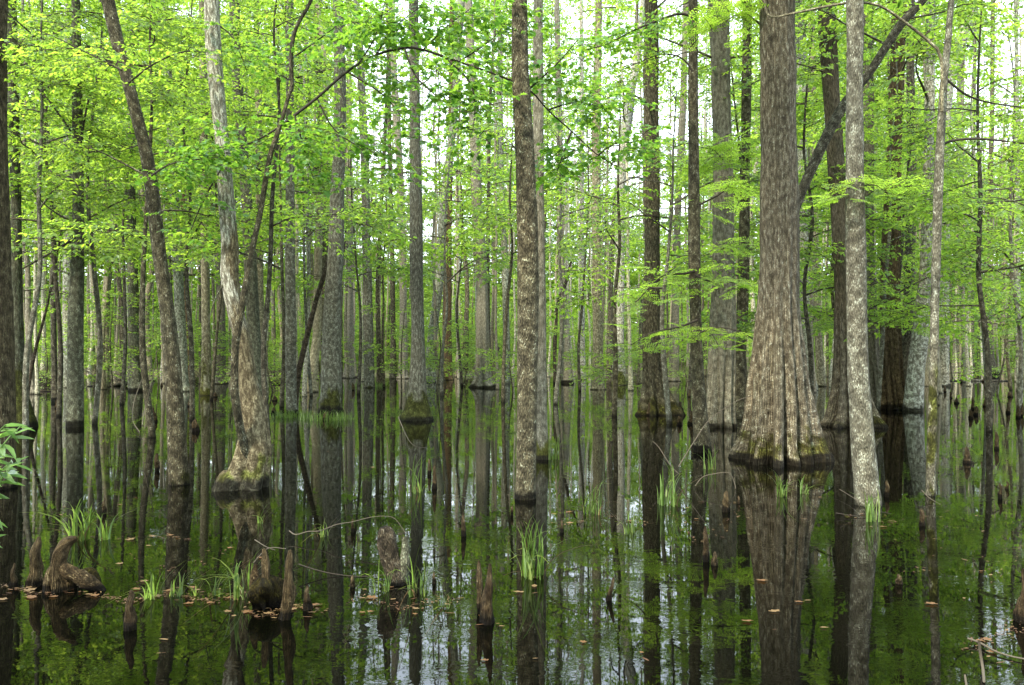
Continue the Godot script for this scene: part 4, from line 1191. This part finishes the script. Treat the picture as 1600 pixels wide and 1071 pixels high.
func build_tufts() -> void:
	var r := RandomNumberGenerator.new()
	r.seed = 555
	var blades := []
	for k in 8:
		var h := Heap.new()
		blade_into(h, Vector3.ZERO, Vector3([0.06, 0.14, 0.24, 0.42, 0.10, 0.20, 0.32, 0.6][k], 0, 0.05 * (k % 3)), [1.15, 1.1, 1.05, 0.9, 1.15, 1.1, 1.0, 0.8][k], 0.027)
		var m := ArrayMesh.new()
		heap_surface(m, h, M.dead_c if k == 7 else M.grass_a if k % 3 else M.grass_b)
		blades.append(m)
	# x, foot, height in picture rows, blades, label
	var list := [
		[122, 845, 72, 26, "tall green sedge tuft beside the broken horned stump"],
		[160, 843, 55, 12, "slender grass tuft just right of the tall sedge by the horned stump"],
		[235, 936, 48, 12, "small grass tuft right of the ringed knee in the lower left"],
		[274, 932, 46, 16, "small grass tuft among floating leaves below the leaning trunk"],
		[305, 930, 30, 9, "shortest grass tuft in the row before the rotten stump"],
		[337, 931, 48, 16, "grass tuft in the leaf raft left of the rotten stump"],
		[376, 934, 78, 26, "tall grass tuft growing against the rotten stump"],
		[408, 818, 30, 9, "little grass tuft below the white patched trunk's foot"],
		[505, 838, 40, 14, "grass tuft under the arching pale twig"],
		[596, 925, 55, 14, "sparse grass right of the short dark stick in mirrored sky"],
		[652, 930, 75, 22, "tall sparse grass tuft below the mossy belled trunk"],
		[694, 950, 42, 14, "short grass tuft left of the ringed twin knee"],
		[648, 770, 60, 14, "wispy grass standing in water close below the mossy belled trunk"],
		[832, 902, 92, 34, "large arching grass tuft in front of the front centre trunk"],
		[866, 718, 44, 12, "wispy grass right of the mossy foot behind front centre trunk"],
		[924, 803, 70, 22, "grass tuft standing in water below the ash grey trunk"],
		[984, 834, 44, 16, "yellowing grass tuft left of the bell based trunk's reflection"],
		[1044, 790, 72, 20, "wispy tall grass below the bell based trunk"],
		[1110, 734, 42, 14, "grass tuft between dark spotted trunk and giant cypress"],
		[1222, 776, 42, 18, "drooping grass tuft before the giant cypress foot"],
		[1256, 772, 34, 11, "smaller drooping grass tuft before the giant cypress foot, right one"],
		[1362, 814, 56, 18, "grass tuft at the foot of the speckled front trunk"]]
	for q in list:
		var p := on_water(q[0], q[1])
		var d := -p.z
		var tuft := thing("grass_tuft", q[4], "grass tuft", p + Vector3(0, -0.03, 0), "grass tufts in the water")
		var tall: float = 1.2 * q[2] / FOCAL * d
		for k in int(q[3] * 1.4):
			var s := tall * r.randf_range(0.45, 1.15)
			var off := Vector3(r.randf_range(-1, 1), 0, r.randf_range(-1, 1)) * tall * 0.16
			var turn := r.randf() * TAU
			part("blade", blades[r.randi() % 8], null, tuft, Transform3D(Basis(Vector3.UP, turn).scaled(Vector3(s, s, s * r.randf_range(0.9, 1.6) * 0.9 / maxf(tall, 0.25))), off))
	# grass islands at three trunks: too many blades to tell apart
	var isles := [[457, 652, 34, 0.9, "green grass island at the foot of the trunk with leaning pole"], [512, 656, 44, 1.1, "green grass island at the stout grey trunk's foot"], [572, 604, 30, 1.0, "far green grass island at the straight speckled trunk"]]
	for q in isles:
		var p := on_water(q[0], q[1])
		var d := -p.z
		var h := Heap.new()
		for k in 240:
			var a := r.randf() * TAU
			var rr: float = sqrt(r.randf()) * q[2] / FOCAL * d
			var f := Vector3(cos(a) * rr, -0.02, sin(a) * rr * 0.8)
			blade_into(h, f, Vector3(r.randf_range(-1, 1), 0, r.randf_range(-1, 1)) * 0.16, r.randf_range(0.12, 0.34) * q[3], 0.011)
		var m := ArrayMesh.new()
		heap_surface(m, h, M.grass_a)
		var o := single("grass", m, null, Transform3D(Basis(), p))
		tag(o, q[4], "grass", "", "stuff")

# ---------------------------------------------------------------- cypress knees and stumps
func knee(px: float, top: float, foot: float, w: float, label: String, mat: String, lean := 0.0, sd := 1, bands := 0.0, group := "cypress knees in the water") -> void:
	var p := on_water(px, foot)
	var d := -p.z
	var k := d / FOCAL
	var h := (foot - top) * k
	var r := w * 0.43 * k
	var o := thing("cypress_knee", label, "cypress knee", p, group)
	var pts := [Vector3(-lean * 0.15, -0.2, 0), Vector3(0, 0, 0), Vector3(lean * h * 0.25, h * 0.3, 0), Vector3(lean * h * 0.55, h * 0.62, 0.02), Vector3(lean * h * 0.8, h * 0.86, 0), Vector3(lean * h * 0.9, h * 0.97, 0)]
	part("stem", tube(pts, [r * 1.15, r * 1.0, r * 0.84, r * 0.62, r * 0.42, r * 0.20], {"seg": 16, "step": h / 14.0 + 0.005, "rough": 0.4, "seed": sd * 1.37, "wet": minf(0.06, h * 0.35), "flutes": 7.0, "flute_amp": 0.40, "flute_top": h * 2.0, "bands": bands, "uv": 2.0, "tip": 0.9, "nf": 9.0}), M[mat], o)

func build_knees() -> void:
	knee(203, 922, 984, 24, "ringed brown knee alone in the lower left water", "knee2", 0.02, 1, 160.0)
	knee(52, 838, 916, 28, "lumpy grey knee left of the broken horned stump", "knee", 0.12, 2)
	knee(22, 880, 918, 16, "small pointed knee nearest the left edge", "knee2", 0.0, 3)
	knee(447, 858, 968, 30, "tall tan knee leaning beside the rotten stump", "knee", 0.06, 4)
	knee(480, 914, 952, 18, "short dark knee right of the tall tan knee", "knee2", 0.0, 5, 130.0)
	knee(763, 880, 974, 28, "tall ringed knee below the double ridged trunk, front of a pair", "knee2", 0.03, 6, 170.0)
	knee(752, 874, 958, 14, "slim knee close behind the tall ringed knee", "knee2", -0.05, 7)
	knee(724, 800, 838, 11, "slim brown knee left of front centre trunk's reflection", "knee2", 0.0, 8)
	knee(950, 902, 938, 17, "stubby knee leaning right in the mirrored sky", "knee2", 0.28, 9)
	knee(878, 812, 832, 9, "tiny knee right of the large arching grass tuft", "knee2", 0.0, 10)
	knee(1133, 767, 800, 16, "pale knee below the pale shaggy trunk", "knee", 0.08, 11)
	knee(1154, 775, 788, 7, "tiny knee right of the pale knee by the shaggy trunk", "knee2", 0.0, 12)
	knee(1102, 822, 878, 13, "slender ringed knee below the dark spotted trunk", "knee2", 0.0, 13, 150.0)
	knee(1117, 862, 884, 12, "short knee beside the slender ringed knee", "knee2", 0.0, 14)
	knee(1386, 751, 777, 11, "small pale knee right of the speckled front trunk", "knee", 0.0, 15)
	knee(1440, 795, 822, 14, "ringed knee left of the slim brown front trunk's foot", "knee2", 0.0, 16, 120.0)
	knee(1404, 897, 913, 13, "low rounded knee alone in the dark lower right water", "knee2", 0.0, 17)
	knee(1597, 888, 972, 24, "ringed knee cut by the right edge", "knee2", 0.03, 18, 150.0)
	knee(1563, 754, 780, 9, "dark knee near the right edge in green reflections", "rot", 0.0, 19)
	knee(1574, 752, 765, 7, "tiny dark knee nearest the right edge in green reflections", "rot", 0.0, 20)
	knee(1511, 698, 724, 13, "rounded knee below the straight dark right trunk", "knee2", 0.0, 21)
	knee(1557, 675, 702, 10, "narrow knee below the black footed right trunk", "knee2", 0.0, 22)
	knee(679, 726, 764, 12, "brown knee right of the mossy belled foot", "knee2", 0.0, 23)
	knee(671, 716, 742, 8, "slim knee close behind the brown knee by mossy foot", "knee2", 0.0, 24)
	knee(163, 778, 802, 8, "thin knee behind the tall sedge tuft at left", "knee2", 0.0, 25)
	knee(678, 893, 912, 10, "small brown knee between grass tufts left of the twin knees", "knee2", 0.0, 26)
	knee(245, 708, 736, 11, "small stump-like knee just left of the leaning trunk's foot", "rot", 0.0, 27)
	knee(551, 898, 918, 9, "small knee under the dark stick in mirrored sky", "knee2", 0.0, 28)
	knee(551, 810, 832, 8, "slim knee right of the stout grey trunk's reflection", "rot", 0.0, 29)
	knee(800, 790, 806, 6, "tiny dark knee at the front centre trunk's left", "rot", 0.0, 30)
	knee(305, 655, 674, 16, "dark knee between the leaning and white patched trunks", "rot", 0.0, 31)
	knee(412, 630, 646, 16, "black pointed knee touching the white patched trunk's right", "rot", 0.4, 32)
	var r := RandomNumberGenerator.new()
	r.seed = 303
	var far := []
	for k in 22: far.append([1458.0 + 150.0 * r.randf(), 592.0 + 66.0 * pow(r.randf(), 1.4)])
	for k in 10: far.append([1010.0 + 110.0 * r.randf(), 606.0 + 60.0 * r.randf()])
	for k in 14: far.append([60.0 + 560.0 * r.randf(), 600.0 + 60.0 * r.randf()])
	far.sort_custom(func(a, b): return a[0] < b[0])
	var count := {}
	for k in far.size():
		var q: Array = far[k]
		var where := between(q[0])
		count[where] = count.get(where, -1) + 1
		var size := shore(640) / shore(q[1])
		knee(q[0], q[1] - r.randf_range(9, 20) * size, q[1], r.randf_range(7, 12) * size, "%s distant small knee from left %s" % [ORD[count[where]], where], ["knee2", "knee", "rot"][k % 3], r.randf_range(-0.1, 0.1), 40 + k, 0.0, "distant knees between the trunks")

func build_stumps() -> void:
	# broken horned stump at the left
	var p := on_water(112, 922)
	var k := -p.z / FOCAL
	var o := thing("tree_stump", "broken hollow stump with pale horn at the lower left", "stump", p)
	part("horn", tube([Vector3(-16, -30, 0) * k, Vector3(-15, 5, 0) * k, Vector3(-20, 35, 4) * k, Vector3(-16, 58, 3) * k, Vector3(-6, 74, 0) * k, Vector3(6, 80, 0) * k], [17 * k, 16 * k, 13 * k, 12 * k, 9 * k, 4 * k], {"seg": 18, "step": 0.02, "rough": 0.5, "seed": 5.0, "wet": 0.05, "flutes": 4.0, "flute_amp": 0.4, "flute_top": 0.6, "uv": 2.0, "nf": 5.0}), M.knee, o)
	part("side_spur", tube([Vector3(-33, -20, 8) * k, Vector3(-33, 4, 8) * k, Vector3(-31, 26, 6) * k, Vector3(-27, 40, 4) * k], [9 * k, 8 * k, 6 * k, 3 * k], {"seg": 12, "step": 0.02, "rough": 0.4, "seed": 6.0, "wet": 0.05, "uv": 2.0, "nf": 5.0}), M.knee, o)
	part("root", tube([Vector3(-12, 34, 0) * k, Vector3(4, 26, 4) * k, Vector3(22, 17, 6) * k, Vector3(36, 10, 6) * k, Vector3(47, 3, 4) * k, Vector3(56, -12, 4) * k], [11 * k, 13 * k, 12 * k, 10 * k, 8 * k, 5 * k], {"seg": 14, "step": 0.02, "rough": 0.5, "seed": 7.0, "wet": 0.05, "uv": 2.0, "nf": 5.0}), M.rot, o)
	part("root", tube([Vector3(10, 22, -6) * k, Vector3(26, 26, -8) * k, Vector3(34, 14, -8) * k, Vector3(42, -12, -8) * k], [6 * k, 6 * k, 6 * k, 5 * k], {"seg": 10, "step": 0.02, "rough": 0.5, "seed": 8.0, "wet": 0.05, "moss": 0.5, "uv": 2.0, "nf": 5.0}), M.rot, o)
	# rotten stump left of the tall tan knee
	p = on_water(412, 950)
	k = -p.z / FOCAL
	o = thing("tree_stump", "dark rotten stump with splintered wood beside the tall tan knee", "stump", p)
	part("mound", tube([Vector3(4, -20, 0) * k, Vector3(2, 0, 0) * k, Vector3(2, 24, 0) * k, Vector3(0, 44, 0) * k, Vector3(-2, 52, 0) * k], [30 * k, 30 * k, 26 * k, 17 * k, 6 * k], {"seg": 24, "step": 0.02, "rough": 0.9, "seed": 9.0, "wet": 0.05, "moss": 0.75, "moss_top": 0.5, "flutes": 5.0, "flute_amp": 0.4, "flute_top": 0.6, "uv": 2.0, "nf": 5.0}), M.rot, o)
	part("splinter", tube([Vector3(4, 20, 4) * k, Vector3(6, 48, 6) * k, Vector3(5, 72, 4) * k, Vector3(1, 92, 2) * k], [9 * k, 8 * k, 7 * k, 3 * k], {"seg": 12, "step": 0.02, "rough": 0.5, "seed": 10.0, "flutes": 3.0, "flute_amp": 0.5, "flute_top": 2.0, "uv": 2.0, "nf": 5.0}), M.knee, o)
	part("splinter", tube([Vector3(-12, 22, -3) * k, Vector3(-16, 50, -5) * k, Vector3(-14, 66, -5) * k], [10 * k, 8 * k, 3 * k], {"seg": 12, "step": 0.02, "rough": 0.5, "seed": 11.0, "flutes": 3.0, "flute_amp": 0.5, "flute_top": 2.0, "uv": 2.0, "nf": 5.0}), M.rot, o)
	# leaning grey stub
	p = on_water(616, 912)
	k = -p.z / FOCAL
	o = thing("tree_stump", "grey barked broken stub leaning left below the mossy belled trunk", "stump", p)
	part("stub", tube([Vector3(12, -30, 0) * k, Vector3(4, 0, 0) * k, Vector3(-8, 40, -4) * k, Vector3(-14, 76, -6) * k, Vector3(-15, 86, -6) * k], [14 * k, 14 * k, 14 * k, 13 * k, 8 * k], {"seg": 20, "step": 0.02, "rough": 0.35, "seed": 12.0, "wet": 0.04, "uv": 1.5, "nf": 4.0}), M.dark2, o)
	part("side_stub", tube([Vector3(10, 4, 0) * k, Vector3(16, 34, -6) * k, Vector3(17, 70, -8) * k], [9 * k, 8 * k, 5 * k], {"seg": 12, "step": 0.02, "rough": 0.35, "seed": 13.0, "uv": 1.5, "nf": 4.0}), M.grey2, o)

# ---------------------------------------------------------------- sticks, twigs and logs
func stick(label: String, line: Array, w0: float, w1: float, mat: Material, sd: int) -> Node3D:
	# line: [x, y, height over the water in metres, waterline row]
	var pts := []
	var rad := []
	var foot := Vector3.ZERO
	for i in line.size():
		var q: Array = line[i]
		var d := shore(q[2])
		var p := at(q[0], q[1], d)
		if i == 0:
			foot = p
		pts.append(p - foot)
		rad.append(lerpf(w0, w1, float(i) / (line.size() - 1)) * 0.29 / FOCAL * d)
	var o := single("fallen_twig", tube(pts, rad, {"seg": 7, "step": 0.04, "rough": 0.25, "seed": float(sd), "tip": 1.0}), mat, Transform3D(Basis(), foot))
	tag(o, label, "twig", "fallen twigs in the water")
	return o

func build_sticks() -> void:
	stick("long pale twig arching over water left of mossy belled trunk's reflection", [[452, 830, 842], [462, 836, 845], [481, 831, 845], [500, 830, 845], [526, 820, 845], [550, 816, 845], [578, 809, 845], [600, 807, 845], [617, 811, 845], [634, 834, 848]], 3.2, 1.4, M.stick, 1)
	stick("dark twig lying low over the mirrored sky", [[466, 882, 900], [490, 890, 900], [520, 897, 900], [560, 901, 902], [605, 897, 903], [640, 872, 905]], 3, 1.6, M.stick_dark, 2)
	stick("bare pale twig looping above water left of the giant cypress", [[1086, 760, 764], [1098, 746, 764], [1116, 741, 764], [1138, 739, 764], [1146, 750, 764], [1150, 764, 766]], 3.2, 1.8, M.stick, 3)
	stick("branched dry twig in water below the bell based trunk", [[1020, 690, 740], [1030, 700, 740], [1048, 728, 742], [1062, 742, 744]], 3, 1.6, M.stick, 4)
	stick("thin twig curving over water right of the bell based foot", [[1060, 730, 745], [1085, 690, 742], [1110, 655, 740], [1150, 628, 740], [1175, 618, 740]], 2.6, 1.2, M.stick, 5)
	stick("thin dead twig crossing below the slim brown front trunk", [[1440, 766, 782], [1452, 778, 784], [1470, 789, 790]], 2.4, 1.4, M.stick, 6)
	stick("low twig lying left of the speckled front trunk's foot", [[1306, 802, 808], [1336, 806, 808], [1368, 800, 806], [1392, 803, 806]], 2.6, 1.4, M.stick_dark, 7)
	stick("short thin twig slanting left from the speckled front trunk's foot", [[1312, 765, 795], [1330, 776, 795], [1346, 786, 796]], 2.2, 1.4, M.stick, 8)
	stick("mossy stick standing at the bottom right among brown leaves", [[1530, 1002, 1052], [1532, 1020, 1050], [1536, 1044, 1052], [1538, 1066, 1068]], 9, 11, M.stick, 9)
	stick("pale stick lying flat at bottom right beside the ringed edge knee", [[1512, 998, 1006], [1530, 1004, 1010], [1560, 1020, 1024], [1600, 1030, 1034], [1640, 1032, 1038]], 6, 4, M.stick, 10)
	stick("thin twig rising in front of the leaning trunk from the leaf raft", [[222, 665, 700], [226, 640, 690], [236, 600, 690], [244, 555, 690]], 2.6, 1.2, M.stick, 11)
	stick("pale bent twig in water below the dark straight left trunk", [[222, 592, 640], [210, 625, 645], [207, 655, 665], [218, 676, 680]], 2.6, 1.5, M.stick, 12)
	stick("wispy dead twig tangle below the mossy belled foot", [[622, 652, 700], [640, 690, 720], [660, 700, 722], [676, 694, 722]], 2, 1, M.stick, 13)
	stick("dry twig poking up beside the rotten stump", [[396, 880, 930], [412, 862, 930], [424, 856, 930], [446, 858, 932]], 3, 1.8, M.stick, 14)
	stick("second dry twig leaning across the rotten stump", [[398, 844, 900], [416, 855, 910], [430, 860, 912]], 3, 1.6, M.stick, 15)
	stick("short pale stick poking up at the bottom edge lower right", [[1508, 1055, 1075], [1511, 1075, 1080]], 5, 6, M.stick, 16)
	# fallen logs at the foot of the far wood
	var r := RandomNumberGenerator.new()
	r.seed = 818
	var logs := [[55, 612, 60, -0.02, "fallen log between left edge trunk and dark straight trunk"], [170, 604, 60, 0.08, "fallen log in the debris left of the leaning trunk"], [440, 601, 30, 0.05, "short fallen log behind the grass island"], [1410, 641, 34, 0.0, "dark log lying at the mottled white trunk's foot"], [1530, 596, 90, 0.0, "long low log before the sunny far bank"], [560, 590, 40, 0.05, "pale log behind the straight speckled trunk"]]
	for i in logs.size():
		var q: Array = logs[i]
		var p := on_water(q[0], q[1])
		var k := -p.z / FOCAL
		var l: float = q[2] * k
		var o := single("fallen_log", tube([Vector3(-l / 2, -0.06, 0.1), Vector3(-l / 5, -0.02, 0), Vector3(l / 4, 0.0 + q[3] * l * 0.4, 0.05), Vector3(l / 2, 0.0 + q[3] * l, -0.1)], [0.10, 0.10, 0.08, 0.05], {"seg": 12, "step": 0.1, "rough": 0.25, "seed": 40.0 + i, "wet": 0.05}), [M.dark2, M.dark, M.dark2][i % 3], Transform3D(Basis(Vector3.UP, r.randf_range(-0.3, 0.3)), p))
		tag(o, q[4], "log", "fallen logs")
	# brush heaps of dead twigs among the far trunks
	var heaps := [[170, 592, 70, "tangle of dead twigs and debris left of the leaning trunk"], [300, 596, 50, "tangle of dead twigs between leaning and white patched trunks"], [440, 590, 60, "twiggy debris behind the grass islands"], [720, 588, 60, "twiggy debris left of the double ridged trunk"], [60, 606, 40, "dead twigs piled beside the slim olive left trunk"], [1580, 560, 60, "leafless brush on the far bank at right"], [1000, 590, 60, "twiggy debris behind the bell based trunk"], [640, 588, 60, "twiggy debris behind the mossy belled trunk"]]
	for q in heaps:
		var p := on_water(q[0], maxf(q[1], 582.0))
		var wide: float = q[2] / FOCAL * -p.z * 0.5
		var h := Heap.new()
		for k in 90:
			var a := Vector3(r.randf_range(-1, 1) * wide, r.randf_range(-0.05, 0.35), r.randf_range(-1, 1) * wide * 0.6)
			var dd := Vector3(r.randf_range(-1, 1), r.randf_range(-0.1, 0.9), r.randf_range(-1, 1)).normalized() * r.randf_range(0.4, 1.4)
			put_stick(h, a, a + dd * 0.5, 0.014, 0.010)
			put_stick(h, a + dd * 0.5, a + dd + Vector3(0, -0.1, 0), 0.010, 0.004)
		var m := ArrayMesh.new()
		heap_surface(m, h, M.stick if r.randf() < 0.6 else M.twig)
		var o := single("debris", m, null, Transform3D(Basis(), p))
		tag(o, q[3], "dead twigs", "", "stuff")

# ---------------------------------------------------------------- dead leaves on the water
func build_floating_leaves() -> void:
	var r := RandomNumberGenerator.new()
	r.seed = 909
	var shapes := []
	for k in 6:
		var h := Heap.new()
		put_leaf(h, [MAPLE, LANCE, OVAL, MAPLE, LANCE, MAPLE][k], Basis(), Vector3(-0.5, 0, 0), 1.0, r.randf_range(0.1, 0.5), r.randf_range(-0.3, 0.1))
		var m := ArrayMesh.new()
		heap_surface(m, h, [M.dead_a, M.dead_b, M.dead_c][k % 3])
		shapes.append(m)
	# x0, x1, y0, y1, how many, label
	var rafts := [
		[0, 60, 912, 938, 14, "brown leaf floating in the raft at the left edge"],
		[60, 155, 915, 936, 12, "brown leaf floating before the broken horned stump"],
		[170, 300, 836, 846, 14, "tan leaf floating right of the tall sedge tuft"],
		[205, 260, 905, 944, 12, "brown leaf floating above the ringed lower left knee"],
		[262, 350, 918, 952, 22, "brown leaf floating in the raft below the leaning trunk"],
		[350, 440, 925, 972, 20, "brown leaf floating round the rotten stump"],
		[440, 500, 940, 975, 12, "brown leaf floating round the tall tan knee"],
		[540, 620, 918, 960, 12, "brown leaf floating below the short dark stick"],
		[640, 720, 935, 962, 12, "tan leaf floating round the grass left of twin knees"],
		[748, 785, 962, 984, 5, "tan leaf floating at the tall ringed knee's foot"],
		[806, 850, 896, 930, 7, "brown leaf floating at the large arching grass tuft"],
		[860, 1010, 796, 832, 12, "tan leaf floating among grass right of front centre trunk"],
		[1020, 1160, 780, 900, 14, "brown leaf floating between the bell based trunk and giant cypress"],
		[1160, 1320, 760, 1000, 12, "yellow brown leaf floating on the giant cypress reflection"],
		[1325, 1400, 800, 830, 8, "tan leaf floating at the speckled front trunk's foot"],
		[1400, 1600, 790, 960, 14, "tan leaf floating at right of the slim brown front trunk"],
		[1500, 1590, 960, 1045, 12, "large orange brown leaf floating at the bottom right"],
		[60, 230, 770, 830, 10, "pale leaf floating behind the tall sedge tuft"],
		[180, 420, 850, 905, 10, "tan leaf floating midway below the leaning and white patched trunks"],
		[740, 1010, 1000, 1066, 8, "orange leaf floating at the bottom centre"],
		[190, 300, 1000, 1060, 4, "orange leaf floating at the bottom left"],
		[400, 640, 655, 760, 10, "pale leaf floating on water around the stout grey trunk's reflection"]]
	for q in rafts:
		for k in int(ceil(q[4] * 0.7)):
			var p := on_water(r.randf_range(q[0], q[1]), r.randf_range(q[2], q[3]))
			p.y = 0.006
			var s := r.randf_range(0.03, 0.08) * (1.0 if q[2] < 960 else 0.8)
			var b := Basis(Vector3.UP, r.randf() * TAU) * Basis(Vector3.RIGHT, r.randf_range(-0.06, 0.06)) * Basis(Vector3(0, 0, 1), r.randf_range(-0.05, 0.05))
			var o := single("floating_leaf", shapes[r.randi() % 6], null, Transform3D(b.scaled(Vector3(s, s * 0.4, s * r.randf_range(0.4, 0.8))), p))
			tag(o, q[5], "dead leaf", "dead leaves: " + String(q[5]))

	# crumbs of litter drifted into lines: far too many to count
	var h := Heap.new()
	var hb := Heap.new()
	for q in [[0, 150, 922, 10, 130], [150, 440, 934, 12, 260], [110, 300, 841, 4, 60], [200, 420, 880, 22, 40], [380, 510, 955, 14, 120], [540, 720, 944, 14, 90], [860, 1010, 812, 14, 60], [1010, 1180, 820, 40, 60], [1320, 1410, 812, 10, 50], [1400, 1600, 860, 70, 50], [1500, 1600, 1000, 30, 60], [40, 700, 690, 40, 80], [860, 1130, 720, 30, 60]]:
		for k in q[4]:
			var x := lerpf(q[0], q[1], r.randf())
			var p := on_water(x, q[2] + q[3] * (0.5 * sin(x * 0.05 + q[2]) + 0.5 * (r.randf() - r.randf())))
			p.y = 0.003 + 0.003 * r.randf()
			var s := r.randf_range(0.010, 0.032)
			put_leaf(h if r.randf() < 0.6 else hb, LANCE if r.randf() < 0.5 else OVAL, Basis(Vector3.UP, r.randf() * TAU), p, s, r.randf_range(0.0, 0.25), r.randf_range(-0.15, 0.0))
	var crumbs := ArrayMesh.new()
	heap_surface(crumbs, h, M.dead_b)
	heap_surface(crumbs, hb, M.dead_c)
	var co := single("litter", crumbs, null, Transform3D())
	tag(co, "drifted crumbs of dead leaf floating in lines on the water", "leaf litter", "", "stuff")

# ---------------------------------------------------------------- the leafy sprig at the left edge
func build_sprig() -> void:
	var r := RandomNumberGenerator.new()
	r.seed = 66
	var d := 3.3
	var foot := at(-60, 1071, d)
	foot.y = 0.0
	var o := thing("shrub", "bright green leafy shrub sprig reaching in at the left edge", "shrub", foot)
	var meshes := []
	for k in 4:
		var h := Heap.new()
		put_leaf(h, LANCE, Basis(), Vector3.ZERO, 1.0, 0.25, [0.2, 0.45, 0.7, 0.3][k])
		var m := ArrayMesh.new()
		heap_surface(m, h, M.sprig_a if k % 2 else M.sprig_b)
		meshes.append(m)
	var stems := [[[-60, 1100], [-50, 900], [-30, 760], [4, 696], [34, 664]], [[-60, 1100], [-46, 900], [-20, 780], [10, 740], [30, 716]], [[-60, 1100], [-60, 900], [-40, 780], [-12, 690], [8, 664]], [[-60, 1100], [-48, 920], [-28, 800], [-4, 744], [16, 722]]]
	for s in stems:
		var pts := []
		for q in s: pts.append(at(q[0], q[1], d + r.randf_range(-0.08, 0.08)) - foot)
		pts[0] = Vector3(r.randf_range(-0.05, 0.05), -0.1, 0)
		var st := part("stem", tube(pts, [0.006, 0.005, 0.004, 0.003, 0.002], {"seg": 6, "step": 0.05, "rough": 0.1}), M.grass_a, o)
		var f := along(pts)
		for k in 30:
			var t := 0.60 + 0.40 * (k + r.randf()) / 30.0
			var p: Vector3 = f.call(t)
			var b := Basis(Vector3.UP, r.randf_range(-1.3, 1.3) + (PI if r.randf() < 0.35 else 0.0)) * Basis(Vector3(0, 0, 1), r.randf_range(-0.3, 0.7)) * Basis(Vector3.RIGHT, r.randf_range(-0.6, 0.9))
			var l := r.randf_range(0.05, 0.10)
			part("leaf", meshes[r.randi() % 4], null, st, Transform3D(b.scaled(Vector3(l, l, l)), p))
